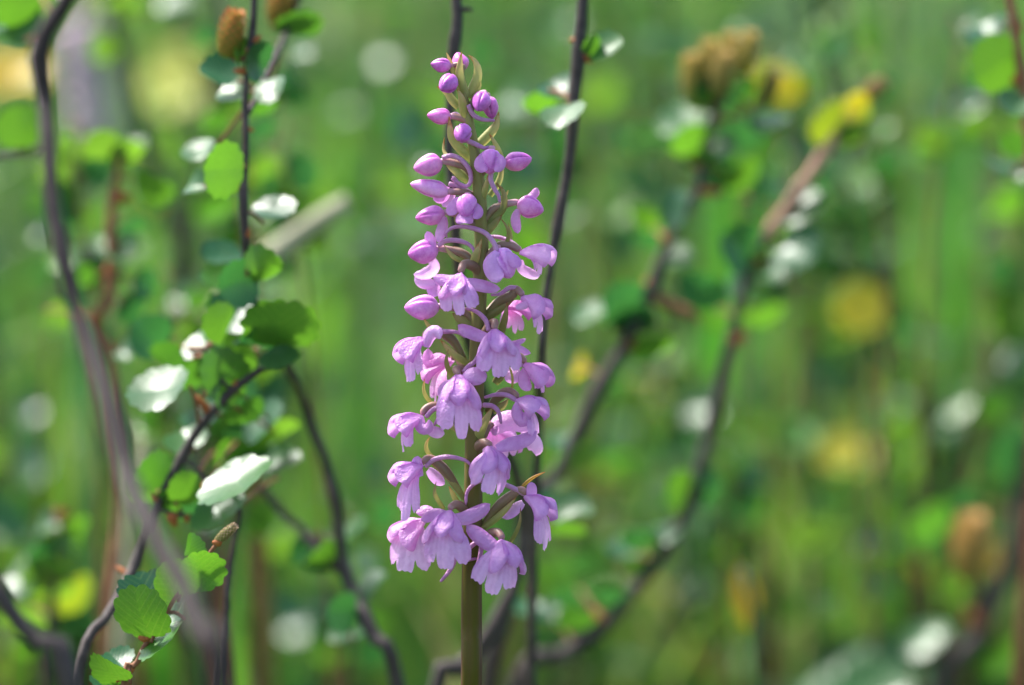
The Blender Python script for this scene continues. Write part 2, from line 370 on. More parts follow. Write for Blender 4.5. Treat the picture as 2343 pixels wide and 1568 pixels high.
def hood(neck, yaw, pitch, size, parent, color, roll=0.0, dark=0.35):
    """dorsal sepal and two petals joined to a little helmet"""
    f, s, up = facing(yaw + rng.uniform(-6, 6), pitch + rng.uniform(-7, 7), roll + rng.uniform(-9, 9)); k = size * 0.001
    jit = rng.uniform(-1, 1, 6)
    def piece(name, p0, p1, rs, ln, t0, sg):
        nu, nv = 18, 13; u = np.linspace(0, 1, nu); q = np.linspace(0, 1, nv); ph = np.radians(p0 + (p1 - p0) * q)
        rad = rs * np.interp(u, [0, 0.12, 0.35, 0.6, 0.8, 0.92, 1.0], [0.55, 1.15, 2.1, 2.7, 2.95, 2.9, 2.6] if sg else [0.55, 1.1, 2.05, 2.6, 2.75, 2.55, 2.0])
        cx = 6.3 * ln * u; cz = -0.6 + 0.25 * np.sin(math.pi * u) - 0.7 * u ** 3
        R_ = rad[:, None] * (1 + 0.03 * rng.standard_normal(3)[0]) / np.maximum(np.cos(((ph + math.pi / 6) % (math.pi / 3)) - math.pi / 6)[None], 0.8) * 0.94
        fl = 1 + 0.30 * np.clip((np.abs(ph) - 1.2) / 0.9, 0, 1)[None] * u[:, None]
        y = R_ * np.sin(ph)[None] * fl * 1.0; z = cz[:, None] + R_ * np.cos(ph)[None] * 0.8
        edge = np.abs(2 * q - 1)[None]
        x = cx[:, None] - (0.9 if sg else 1.5) * edge ** 2 * u[:, None] ** 3 + 0.25 * jit[int(sg) + 2] * np.sin(3 * ph)[None] * u[:, None] ** 3
        z = z + 0.35 * u[:, None] ** 4 * np.cos(ph)[None] - 0.25 * (1 - edge) * np.sin(math.pi * u)[:, None] * (1 if not sg else 0.6) + 0.2 * jit[0] * np.sin(7 * u[:, None] + 4 * ph[None]) + 0.3 * jit[1] * np.sin(ph)[None] * u[:, None] ** 2
        V = neck + k * (x[..., None] * f + y[..., None] * s + z[..., None] * up)
        tone = t0 - 0.1 + 0.22 * u[:, None] ** 2 + 0.40 * edge ** 4 - 0.1 * (1 - edge) + 0 * x
        obj(name, V.reshape(-1, 3), grid_faces(nu, nv), M_PETAL, parent, tone=tone, color=color)
    piece('petal', 20, 118, 0.98, 0.95, dark, 1); piece('petal', -118, -20, 0.98, 0.95, dark, -1)
    piece('dorsal_sepal', -38, 38, 1.04, 0.99, dark + 0.06, 0)

def lip(neck, yaw, size, parent, color, length=1.0, width=1.0, lean=0.0, roll=0.0, fwd=1.0):
    """three-lobed hanging lip"""
    f, s, up = facing(yaw + rng.uniform(-10, 10), lean, roll + rng.uniform(-9, 9)); k = size * 0.001; width = width * rng.uniform(0.84, 1.0)
    nu, nv = 24, 65; t = np.linspace(0, 1, nu); v = np.linspace(-1, 1, nv)
    j = rng.uniform(-0.06, 0.06, 6); c1, c2 = 0.34 + j[4] * 0.6, -0.34 + j[5] * 0.6
    e = np.interp(v, [-1, -0.96, -0.85, -0.66, c2 - 0.10, c2 - 0.03, c2, c2 + 0.03, c2 + 0.10, 0, c1 - 0.10, c1 - 0.03, c1, c1 + 0.03, c1 + 0.10, 0.66, 0.85, 0.96, 1],
                  [0.42, 0.60, 0.76, 0.84 + j[0], 0.84, 0.78, 0.64 + 2 * j[1], 0.82, 0.95, 1.0 + j[2], 0.95, 0.82, 0.64 + 2 * j[3], 0.78, 0.84, 0.84 + j[0], 0.76, 0.60, 0.42])
    e = e + 0.010 * np.sin(v * 37 + rng.uniform(0, 6))
    sl = t[:, None] * e[None]
    prof = np.array([(0.6, -1.6), (1.8 * fwd, -2.4), (2.9 * fwd, -4.0), (3.3 * fwd, -6.0), (3.2 * fwd, -8.2), (2.8 * fwd, -10.4)]) * np.array([1, length])
    pp = smooth_path(np.c_[prof, np.zeros(len(prof))], 60); ss = np.linspace(0, 1, 60)
    x = np.interp(sl, ss, pp[:, 0]); z = np.interp(sl, ss, pp[:, 1])
    w = np.interp(sl, [0, 0.15, 0.4, 0.6, 0.8, 1], [0.9, 1.8, 3.3, 4.0, 4.3, 4.3]) * width
    asym = np.where(v < 0, rng.uniform(0.85, 1.2), rng.uniform(0.85, 1.2))[None]
    y = w * v[None] * asym + 0.9 * np.sign(v)[None] * np.abs(v)[None] ** 1.5 * sl ** 2 + 0.5 * rng.uniform(-1, 1) * sl ** 2
    ph = rng.uniform(0, 6.28)
    x = x - 1.7 * (np.abs(v)[None] ** 2) * sl + rng.uniform(0.3, 0.6) * np.sin(rng.uniform(4, 6) * v[None] + ph) * sl ** 1.5 + 0.35 * sl ** 3 + 0.09 * np.sin(17 * v[None] + 2 * ph) * sl ** 3
    x = x - 0.6 * np.exp(-(v[None] / 0.16) ** 2) * (1 - sl)
    V = neck + k * (x[..., None] * f + y[..., None] * s + z[..., None] * up)
    tone = 0.05 + 0.38 * np.abs(v)[None] ** 2 * (0.4 + sl) + 0.25 * (1 - sl) ** 2 + 0.10 * np.sin(30 * v[None] + ph) * (1 - 0.6 * sl) + 0.18 * np.exp(-((np.abs(v)[None] - 0.36) / 0.10) ** 2) * (1 - sl) + 0.25 * np.clip(t[:, None] - 0.9, 0, 1) * 6 * 0.5
    return obj('lip', V.reshape(-1, 3), grid_faces(nu, nv), M_PETAL, parent, tone=tone, color=color)

def stalk_at(v):
    return np.interp(v, [s[1] for s in STALK[::-1]], [s[0] for s in STALK[::-1]])
def ovary(parent, c, pts, mm0, mm1, r=44):
    n = len(pts); P3 = [Q(c, u, v, mm0 + (mm1 - mm0) * (i / (n - 1))) for i, (u, v) in enumerate(pts)]
    tubeobj('ovary', P3, r * CP * 0.55, r * CP, r * CP * 0.62, parent, M_OVARY, 0.0, 0.75)
def spur(parent, c, pts, mm0, mm1, r=21, color=(1, 1, 1), dark=0.3):
    n = len(pts); P3 = [Q(c, u, v, mm0 + (mm1 - mm0) * (i / (n - 1))) for i, (u, v) in enumerate(pts)]
    tubeobj('spur', P3, r * CP, r * CP * 0.95, r * CP * 0.55, parent, M_SPUR, dark, dark + 0.3, color=color, nu=28)
def sepal(parent, c, pts, w, mm0, mm1, color=LILAC, curl=0.25, t0=0.35, t1=0.55, nrm=None, name='lateral_sepal'):
    n = len(pts); P3 = [Q(c, u, v, mm0 + (mm1 - mm0) * (i / (n - 1))) for i, (u, v) in enumerate(pts)]
    return sheet(name, P3, w * CP, parent, T + 0.5 * U if nrm is None else nrm, curl, t0, t1, color)
def dark_depth(yaw, r=5.5): return -r * math.cos(math.radians(yaw))

def flower(c, neck, yaw, size, pitch=None, color=LILAC, mm=None, ov=None, spurs=(), lats=(), lipk=None, roll=0, dark=0.35, hood_on=True):
    mm = dark_depth(yaw) if mm is None else mm
    if pitch is None: pitch = -22 - 30 * max(0, math.cos(math.radians(yaw)))
    nk = Q(c, *neck, mm); fl = empty('flower', nk, orchid)
    if hood_on: hood(nk, yaw, pitch, size, fl, color, roll, dark)
    if lipk is not None:
        lk = dict(length=0.85, width=1.0, lean=0.0, yaw=yaw); lk.update(lipk)
        y2 = lk.pop('yaw'); lip(nk, y2, size, fl, color, roll=roll, **lk)
    if ov is None:
        vx, vy = cv(c, *neck); sx = (stalk_at(vy + 55) - 871.0) / K; sv = (vy + 55 - C[c]) / K
        ov = [(sx, sv), ((sx + neck[0]) / 2, neck[1] + 60), (neck[0] * 0.8 + sx * 0.2, neck[1] - 15), neck]
    ovary(fl, c, ov, 0.5 if mm < 3 else 1, mm)
    for pts, m0, m1 in spurs: spur(fl, c, pts, m0, m1)
    for l in lats:
        pts, w, m0, m1 = l[:4]; kw = l[4] if len(l) > 4 else {}
        sepal(fl, c, pts, w, m0, m1, color=kw.pop('color', color), **kw)
    return fl

def bud(c, cen, width, length, ang, t=0.0, mm=0.0, color=PINK, dark=0.6, roll=0.0, ov=None, lats=(), spurs=(), lipk=None):
    a = math.radians(ang); ax = math.sqrt(1 - t * t) * (math.cos(a) * R + math.sin(a) * U) + t * T
    L_ = length * CP * (1.0 if t < 0.4 else 1.05)
    bp = Q(c, *cen, mm) - ax * L_ * 0.5
    b = empty('bud', bp, orchid)
    bud_mesh(bp, ax, L_, width * CP, b, 'closed_sepals', color, dark, roll)
    # ovary arches from the stalk to the back of the bud
    e = bp + ax * L_ * 0.06; vx, vy = cv(c, *cen)
    k = 46 if vy > 260 else 26
    st = P(stalk_at(vy + k), vy + k, 0.0)
    if ov is None:
        mid = (st + e) / 2 + U * 0.0016 - ax * 0.0008
        path = [st, st + (mid - st) * 0.5 + U * 0.0004, mid, e - ax * L_ * 0.12 + U * 0.0004, e]
    else: path = [Q(c, u, v, mm * 0.4) for u, v in ov] + [e]
    rr_ = 0.0008 if vy > 250 else 0.00055
    tubeobj('ovary', path, rr_ * 0.9, rr_, rr_ * 0.8, b, M_OVARY, 0.1, 0.95)
    for pts, m0, m1 in spurs: spur(b, c, pts, m0, m1)
    for l in lats:
        pts, w, m0, m1 = l[:4]; kw = dict(l[4]) if len(l) > 4 else {}
        sepal(b, c, pts, w, m0, m1, color=kw.pop('color', color), **kw)
    if lipk is not None: lip(bp, color=color, parent=b, **lipk)
    return b

# buds, top to bottom
bud(1, (495, 230), 125, 170, 168, 0.1, 0.5, dark=0.85, color=(0.95, 0.9, 0.95))
bud(1, (655, 200), 140, 160, 105, -0.2, 2.5, dark=0.7)
bud(1, (550, 387), 160, 185, 215, 0.7, -2.0, dark=0.8, color=(0.9, 0.88, 1.0), roll=0.5)
bud(1, (905, 585), 145, 190, 285, 0.3, 1.5, dark=0.8)
bud(1, (825, 537), 155, 185, 245, 0.7, -2.5, dark=0.75, color=(0.95, 0.9, 1.02), roll=0.9, spurs=[([(720, 560), (760, 640), (830, 680), (940, 690)], -1.5, -0.5)])
bud(1, (480, 650), 140, 200, 170, 0.05, 0.0, dark=0.65, spurs=[([(570, 660), (620, 640), (690, 690)], 1.0, 1.5)])
bud(1, (672, 797), 158, 180, 255, 0.9, -4.0, dark=0.75, color=(0.92, 0.9, 1.02), spurs=[([(700, 850), (780, 885), (850, 915), (895, 905)], -2.5, -1.5)])
bud(1, (385, 1055), 190, 240, 187, 0.12, -0.5, dark=0.45, spurs=[([(505, 995), (590, 980), (670, 1020), (730, 1100), (740, 1190), (700, 1230), (620, 1190), (590, 1150)], -1.0, -2.5)])
bud(1, (900, 1030), 200, 205, 262, 0.55, -3.5, dark=0.55, color=(1.0, 0.92, 1.02), lats=[([(850, 960), (820, 1040), (865, 1110)], 110, -4.5, -6.5), ([(950, 960), (990, 1030), (940, 1110)], 90, -4.5, -6.0)],
    spurs=[([(910, 1120), (905, 1180), (940, 1260), (970, 1310), (978, 1365)], -3.0, -3.5)])
bud(1, (1130, 1020), 172, 230, 16, 0.1, 0.0, dark=0.6)
bud(1, (400, 1238), 155, 320, 163, 0.05, 0.0, dark=0.35, color=PALE, lats=[([(540, 1230), (500, 1310), (430, 1340)], 110, 1, 2, dict(t0=.6, t1=.7)), ([(590, 1260), (560, 1330), (510, 1400)], 90, 2, 2)],
    spurs=[([(560, 1210), (650, 1240), (720, 1270), (760, 1290)], 0.5, 1.5), ([(590, 1160), (620, 1200), (600, 1280)], 1, 1)])
bud(1, (705, 1395), 190, 200, 262, 0.72, -4.0, dark=0.5, color=(0.98, 0.92, 1.03), lats=[([(650, 1330), (600, 1400), (560, 1470)], 110, -3.5, -4.5, dict(curl=.1)), ([(760, 1360), (800, 1430), (770, 1500)], 90, -4, -6), ([(720, 1430), (690, 1490), (690, 1535)], 150, -4.5, -6.5)])
bud(1, (405, 1470), 165, 245, 184, 0.05, -0.5, dark=0.6, lats=[([(520, 1480), (505, 1570), (465, 1690)], 95, -1.5, -2.0, dict(t0=.45, t1=.3))])
bud(1, (1235, 1400), 190, 225, -10, 0.12, 0.0, dark=0.5, lats=[([(1200, 1330), (1250, 1300), (1290, 1245)], 80, 0.5, 0.5), ([(1130, 1420), (1105, 1500), (1130, 1620)], 85, -1.0, -1.5, dict(curl=.35))])
bud(2, (345, 330), 205, 250, 184, 0.15, 0.0, dark=0.62, color=(1.02, 0.9, 1.0), lats=[([(440, 300), (410, 230), (380, 165)], 85, -1.5, -1.0, dict(t0=.4, t1=.3)), ([(420, 380), (440, 470), (350, 530), (270, 520)], 110, 2, 3, dict(t0=.2, t1=.15, color=PALE)), ([(450, 590), (360, 580), (280, 530)], 110, 2.5, 3.5, dict(t0=.3, t1=.1, color=PALE))],
    spurs=[([(470, 285), (530, 245), (620, 240), (710, 265), (760, 310), (775, 370)], -0.5, -2.0)])
bud(2, (1020, 430), 225, 265, -62, 0.5, -3.5, dark=0.38, color=(0.98, 1.0, 1.06), lats=[([(960, 330), (910, 420), (950, 520), (1010, 540)], 150, -5, -8, dict(t0=.25, t1=.3)), ([(1010, 330), (1090, 390), (1140, 460)], 110, -5, -7)],
    spurs=[([(955, 335), (930, 260), (860, 180), (760, 140), (650, 125), (570, 145), (535, 185), (545, 215)], -4.0, -2.0)])
bud(2, (335, 785), 215, 285, 176, 0.08, 0.0, dark=0.5, color=(1.0, 0.95, 1.03), lats=[([(460, 700), (440, 640), (470, 590)], 120, 3, 3, dict(t0=.5, t1=.6))])

# open flowers, top to bottom
flower(2, (655, 500), -12, 1.12, ov=[(830, 620), (790, 480), (730, 440), (680, 440), (655, 500)], lipk=dict(length=0.78, width=0.95), lats=[
    ([(640, 545), (540, 560), (430, 540)], 115, -6, -5), ([(690, 570), (780, 590), (880, 610), (985, 640)], 120, -6, -4)])
flower(2, (1150, 320), 78, 1.2, pitch=-8, color=PALE, ov=[(900, 420), (960, 300), (1060, 280), (1150, 320)], lipk=dict(length=0.42, width=0.6), dark=0.22,
    lats=[([(1150, 400), (1160, 470), (1250, 520), (1310, 530)], 90, 1, 1, dict(t0=.35, t1=.1))], spurs=[([(1150, 320), (1080, 260), (980, 215), (880, 205)], 0.5, 2)])
flower(2, (1010, 760), 120, 1.0, mm=4.0, color=(1.1, 0.85, 0.95), lipk=dict(length=0.6), dark=0.5)
flower(2, (1175, 690), 62, 1.12, pitch=-32, ov=[(870, 850), (980, 740), (1080, 690), (1110, 640), (1175, 690)], lipk=dict(length=0.68, width=0.8, yaw=70), color=(1.02, 0.95, 1.0),
    lats=[([(1110, 790), (1170, 770), (1235, 740)], 75, -5, -6, dict(t0=.2, t1=.15))], spurs=[([(1170, 700), (1120, 640), (1060, 630), (980, 680), (905, 690)], -2, -2.5)])
flower(2, (350, 1030), -72, 1.18, ov=[(690, 1220), (590, 1060), (500, 1000), (420, 975), (350, 1030)], lipk=dict(length=0.78, width=0.75, yaw=-60),
    lats=[([(370, 1120), (390, 1040), (440, 1000), (490, 1050)], 115, -4, -5.5, dict(curl=.45, t0=.3, t1=.1))], spurs=[([(375, 1020), (460, 1000), (560, 990), (640, 1000), (700, 1040)], -2, -3)])
flower(2, (585, 1210), -115, 1.15, mm=4.5, color=PINK, lipk=dict(length=0.8, width=1.05, yaw=-75), lats=[([(560, 1230), (470, 1200), (390, 1230), (390, 1130)], 120, 3, 4), ([(540, 1420), (480, 1470), (425, 1515)], 60, 3, 3)])
flower(2, (935, 960), 12, 1.2, ov=[(800, 1200), (840, 1050), (900, 940), (940, 915), (935, 970)], lipk=dict(length=0.82, width=0.95), lats=[
    ([(900, 1040), (820, 1010), (720, 970), (635, 935)], 140, -6, -5, dict(nrm=T + 0.9 * U)), ([(1000, 1020), (1080, 1110), (1150, 1140), (1235, 1170)], 85, 0, 1), ([(1030, 1090), (1110, 1080), (1195, 1050)], 55, 1, 1)],
    spurs=[([(890, 985), (870, 910), (820, 850), (760, 815), (700, 800)], -4, -3)])
flower(2, (1190, 1245), 68, 1.12, pitch=-28, color=(1.04, 0.92, 1.0), ov=[(950, 1370), (1030, 1260), (1100, 1200), (1150, 1200), (1190, 1245)], lipk=dict(length=0.55, width=0.65, yaw=80),
    lats=[([(1190, 1290), (1180, 1400), (1230, 1475)], 105, -3, -4, dict(t0=.4, t1=.3)), ([(1140, 1300), (1080, 1340), (1020, 1320)], 150, 3, 4, dict(t0=.3, t1=.2))], spurs=[([(1180, 1280), (1140, 1220), (1060, 1200), (950, 1250), (860, 1320)], -1.5, -2)])
flower(2, (640, 1330), -2, 1.38, ov=[(790, 1560), (740, 1420), (680, 1330), (620, 1300), (640, 1350)], lipk=dict(length=0.93, width=0.98, yaw=8), lats=[
    ([(680, 1370), (750, 1340), (810, 1360), (860, 1400)], 165, -6, -6.5, dict(t0=.25, t1=.35)), ([(600, 1400), (540, 1440), (490, 1530)], 120, -5, -6)], spurs=[([(680, 1330), (720, 1280), (770, 1240), (800, 1180)], -4, -2)])
flower(3, (1125, 10), 58, 1.15, pitch=-24, ov=[(870, 130), (960, 10), (1040, -40), (1100, -20), (1125, 10)], lipk=dict(length=0.75, width=0.7, yaw=72),
    lats=[([(1130, 50), (1120, 130), (1170, 200), (1205, 120)], 110, -5, -6, dict(curl=.4))], spurs=[([(1110, 30), (1040, -10), (950, -15), (850, 10)], -3, -3), ([(840, 70), (920, 80), (970, 130), (992, 225)], -3, -4)])
flower(3, (335, 145), -70, 1.2, pitch=-24, ov=[(690, 320), (570, 150), (460, 80), (380, 95), (335, 145)], lipk=dict(length=0.62, width=0.7, yaw=-62),
    lats=[([(330, 170), (325, 230), (370, 250), (400, 190)], 110, -4, -5.5, dict(curl=.4)), ([(370, 250), (440, 280), (525, 310)], 105, -3, -3, dict(t0=.2, t1=.15))], spurs=[([(370, 170), (430, 110), (500, 85), (550, 90), (490, 150), (440, 240)], -2, -3)])
flower(3, (920, 250), 150, 1.3, mm=4.0, color=PALE, lipk=dict(length=0.5), dark=0.2, lats=[([(900, 290), (1000, 200), (1120, 190), (1260, 270)], 190, 3, 4, dict(t0=.15, t1=.3)), ([(1150, 320), (1260, 360), (1300, 440), (1280, 490)], 160, 2, 3, dict(t0=.2, t1=.1)), ([(930, 320), (945, 270), (960, 240)], 60, 2, 2)])
flower(3, (905, 400), 32, 1.2, roll=-14, ov=[(780, 520), (800, 420), (850, 380), (905, 400)], lipk=dict(length=0.85, width=1.05, yaw=38), lats=[
    ([(950, 420), (1060, 380), (1170, 350), (1285, 285)], 140, -6, -5, dict(nrm=T + 0.6 * U, t0=.4, t1=.55)), ([(930, 460), (850, 520), (780, 590), (745, 690)], 165, -6, -5, dict(t0=.4, t1=.3))], spurs=[([(900, 600), (930, 650), (960, 690)], -3, -3)])
flower(3, (335, 545), -62, 1.2, pitch=-26, ov=[(670, 820), (560, 650), (460, 540), (390, 510), (335, 545)], lipk=dict(length=0.95, width=0.85, yaw=-48),
    lats=[([(330, 660), (300, 580), (305, 490)], 95, -4, -4), ([(390, 600), (450, 650), (525, 725)], 110, 1, 2, dict(t0=.2, t1=.45))], spurs=[([(365, 580), (430, 525), (520, 500), (620, 505), (700, 530), (745, 570)], -2, -3.5)])
flower(3, (1205, 800), 58, 1.2, pitch=-28, ov=[(840, 1060), (960, 910), (1080, 810), (1150, 770), (1205, 800)], lipk=dict(length=0.95, width=0.7, yaw=66),
    lats=[([(1230, 860), (1240, 790), (1240, 705)], 90, -4, -4), ([(1170, 870), (1090, 930), (1000, 1000)], 105, 0, 1, dict(t0=.2, t1=.5))],
    spurs=[([(1190, 810), (1080, 750), (960, 705), (860, 690), (770, 720), (710, 790), (700, 890)], -2, -4)])
flower(3, (340, 1000), -68, 1.3, mm=3.5, color=PALE, lipk=dict(length=0.85, width=1.1, yaw=-42), lats=[([(440, 960), (360, 930), (290, 960)], 110, 2, 3), ([(300, 1030), (220, 1050), (170, 1130), (190, 1220)], 150, 2, 3, dict(t0=.1, t1=.1))])
flower(3, (565, 930), -18, 1.3, ov=[(720, 1060), (680, 930), (620, 890), (565, 920)], lipk=dict(length=0.92, width=0.95, yaw=-8), lats=[
    ([(580, 1000), (680, 1000), (800, 950), (900, 885)], 130, -6, -5, dict(nrm=T + 0.3 * U)), ([(540, 960), (440, 960), (330, 1020)], 110, -4, -4)], spurs=[([(610, 1290), (600, 1370), (555, 1450), (490, 1528)], -2, -3)])
flower(3, (1005, 1170), 22, 1.28, roll=-4, ov=[(850, 1250), (880, 1150), (960, 1120), (1005, 1170)], lipk=dict(length=0.88, width=0.98, yaw=10), lats=[
    ([(990, 1260), (900, 1200), (800, 1120), (705, 1060)], 155, -6, -5, dict(nrm=T + 0.7 * U, t0=.5, t1=.45))], spurs=[([(830, 1170), (760, 1220), (690, 1280), (640, 1330), (690, 1350), (790, 1335)], -2.5, -2.5), ([(830, 1230), (815, 1330), (770, 1440)], -3.5, -3.5)])

# bracts
G1, G2, G3 = (1, 1, 1), (0.62, 0.62, 0.6), (1.25, 1.15, 0.9)
BR = [(1, [(700, 500), (650, 320), (652, 230), (665, 122)], 95, -1.5, G1), (1, [(720, 500), (790, 360), (800, 260), (770, 190), (722, 152)], 105, 0.5, G1),
      (1, [(640, 380), (600, 290), (570, 200), (540, 130)], 60, 0.5, G3), (1, [(640, 580), (580, 520), (540, 460), (462, 408)], 90, 1, G1),
      (1, [(700, 690), (680, 590), (660, 500), (628, 425)], 95, -2.2, G1), (1, [(750, 500), (790, 430), (815, 390), (815, 345)], 80, 2, G3),
      (1, [(800, 900), (890, 810), (950, 730), (972, 620)], 110, 0.5, G1), (1, [(750, 1010), (650, 920), (580, 820), (562, 655)], 105, -1.5, G1),
      (1, [(640, 1020), (540, 980), (510, 920), (523, 828)], 45, 2, G1), (1, [(720, 1190), (620, 1110), (560, 1060), (520, 1010)], 95, 0, G1),
      (1, [(1000, 1020), (970, 940), (930, 860), (892, 796)], 60, -1, G1), (1, [(900, 1310), (970, 1200), (995, 1100), (985, 1000)], 70, 0.5, G1),
      (1, [(815, 1400), (850, 1290), (870, 1210), (886, 1130)], 70, -2.5, G1), (1, [(890, 1530), (1000, 1430), (1020, 1330), (1000, 1260), (945, 1200)], 75, -1, G2),
      (1, [(640, 1560), (620, 1480), (600, 1400)], 60, 1, G2), (1, [(990, 1330), (1030, 1300), (1050, 1262)], 35, 0, G3),
      (2, [(840, 190), (920, 110), (1000, 30)], 110, -0.5, G2), (2, [(1010, 320), (1050, 220), (1040, 140), (985, 55)], 45, -2.5, G2),
      (2, [(1060, 290), (1075, 200), (1050, 95)], 32, 2, G2), (2, [(800, 540), (775, 430), (800, 330), (832, 228)], 100, -2.8, G1),
      (2, [(760, 430), (660, 340), (600, 290)], 110, 0.5, G2), (2, [(680, 420), (590, 370), (520, 280)], 55, -1, G1),
      (2, [(870, 880), (990, 800), (1100, 720)], 95, -1, G2), (2, [(985, 1030), (1010, 930), (1030, 840), (1040, 745)], 75, -3.5, G2),
      (2, [(760, 960), (660, 900), (590, 840)], 115, -0.5, G2), (2, [(480, 990), (410, 960), (375, 920), (350, 875)], 50, 0, G3),
      (2, [(720, 1260), (600, 1180), (490, 1060)], 75, -1.5, G1), (2, [(600, 1390), (555, 1300), (540, 1220), (557, 1135)], 55, -3, G2),
      (2, [(940, 1420), (1000, 1340), (1050, 1260)], 90, 0, G2), (2, [(1080, 1460), (1085, 1380), (1065, 1300), (1020, 1235)], 26, -1, G3),
      (2, [(430, 1590), (380, 1540), (352, 1470), (360, 1378)], 42, 0, G3), (2, [(820, 420), (890, 350), (950, 300)], 100, 1, G2),
      (3, [(720, 350), (600, 260), (460, 175)], 70, -1, G1), (3, [(775, 470), (800, 340), (860, 210), (928, 75)], 115, -3, G1),
      (3, [(690, 850), (580, 700), (420, 560)], 65, -1, G1), (3, [(440, 520), (380, 450), (375, 390), (402, 335)], 48, 0, G3),
      (3, [(650, 920), (600, 820), (560, 740)], 65, 1, G3), (3, [(520, 930), (465, 850), (445, 790), (456, 700)], 48, -3, G2),
      (3, [(830, 1100), (960, 1000), (1060, 900), (1125, 810)], 75, -1.5, G1), (3, [(1150, 760), (1200, 710), (1270, 660), (1355, 622)], 32, -0.5, (1.3, 0.75, 0.35)),
      (3, [(1050, 1230), (1110, 1130), (1145, 1030), (1150, 915)], 42, -3, G2), (3, [(920, 120), (1000, 80), (1050, 20)], 90, 0, G2)]
for c, pts, w, mm, colr in BR:
    n = len(pts); m0 = -0.5 if mm < 0 else 0.3
    P3 = [Q(c, u, v, m0 + (mm - m0) * min(1, i / (n - 1) * 1.5)) for i, (u, v) in enumerate(pts)]
    sheet('bract', P3, w * CP * 0.8, orchid, T - 0.2 * U, curl=rng.uniform(0.25, 0.45), tone0=0.0, tone1=0.75, color=colr, material=M_BRACT, point=True)

# ------------------------------------------------------------------ dwarf birch
def leaf_mesh(k):
    nr, ns = 6, 60; a = np.linspace(0, 2 * math.pi, ns, endpoint=False)       # angle 0 = tip
    fr = np.linspace(0, 1, nr); teeth = 13
    sc = np.abs(np.sin(a * teeth / 2 + 0.2 * k)) ** 0.7
    away = np.clip((math.pi - np.abs(((a + math.pi) % (2 * math.pi)) - math.pi)) / 0.9, 0, 1)   # none at the base
    rad = 0.5 * (0.89 + 0.14 * sc * away) * (1 - 0.06 * np.cos(2 * a))
    x = fr[:, None] * (rad * np.sin(a))[None] * 1.05; y = 0.5 + fr[:, None] * (rad * np.cos(a))[None]
    q = np.abs(x); cup = [0.35, -0.25, 0.5, 0.15, -0.1, 0.3][k % 6]
    z = 1.4 * cup * q ** 2 + 0.12 * q + [0.3, 0.5, -0.4, -0.2, 0.4, 0.1][k % 6] * (y - 0.5) ** 2
    z = z + 0.004 * np.cos((y - 0.9 * q) * 44) * fr[:, None] + 0.02 * np.sin(3 * a + k)[None] * fr[:, None] ** 2
    V = np.stack([x, y, z], -1).reshape(-1, 3)
    return mesh_data('leaf', V, grid_faces(nr, ns, True), M_LEAF)
LEAVES = [leaf_mesh(k) for k in range(6)]
GREEN = {'b': (0.074, 0.20, 0.022), 'g': (0.05, 0.16, 0.022), 'd': (0.02, 0.105, 0.038), 'w': (0.045, 0.13, 0.04), 'y': (0.19, 0.26, 0.02), 'o': (0.32, 0.28, 0.02), 'l': (0.11, 0.24, 0.03)}

def catkin(parent, p0, axis, length, width, c_in, c_tip, name='catkin'):
    axis = unit(axis); s = unit(np.cross(axis, T)); n_ = np.cross(s, axis)
    nu, ns = 10, 12; u = np.linspace(0, 1, nu); a = np.linspace(0, 2 * math.pi, ns, endpoint=False)
    rad = width * 0.40 * np.sin(math.pi * (0.06 + 0.88 * u)) ** 0.5
    V = (p0 + axis * (u * length)[:, None])[:, None] + rad[:, None, None] * (np.cos(a)[None, :, None] * s + np.sin(a)[None, :, None] * n_)
    V = list(V.reshape(-1, 3)); F = grid_faces(nu, ns, True); colr = [c_in] * len(V)
    k = 0; rows = 12
    for i in range(rows):
        uu = (i + 0.5) / rows; rd = width * 0.40 * math.sin(math.pi * (0.06 + 0.88 * uu)) ** 0.5
        m = 9
        for j in range(m):
            an = 2 * math.pi * (j + 0.5 * (i % 2)) / m; out_ = math.cos(an) * s + math.sin(an) * n_; tg = np.cross(axis, out_)
            c0 = p0 + axis * uu * length + out_ * rd * 0.95; h = length / rows * 1.5; w = width * 0.16
            b0 = len(V)
            V += [c0 - tg * w, c0 + tg * w, c0 + out_ * width * 0.10 + axis * h * 0.3 - tg * w * 0.8, c0 + out_ * width * 0.10 + axis * h * 0.3 + tg * w * 0.8, c0 + out_ * width * 0.13 + axis * h]
            mixt = [np.array(c_in), np.array(c_in), 0.5 * np.array(c_in) + 0.5 * np.array(c_tip), 0.5 * np.array(c_in) + 0.5 * np.array(c_tip), np.array(c_tip)]
            colr += [np.array(c_in) + (m_ - np.array(c_in)) * min(1.0, 0.45 + uu) for m_ in mixt]; F += [(b0, b0 + 1, b0 + 3, b0 + 2), (b0 + 2, b0 + 3, b0 + 4)]
    return obj(name, V, F, M_CATKIN, parent, col=np.array(colr))

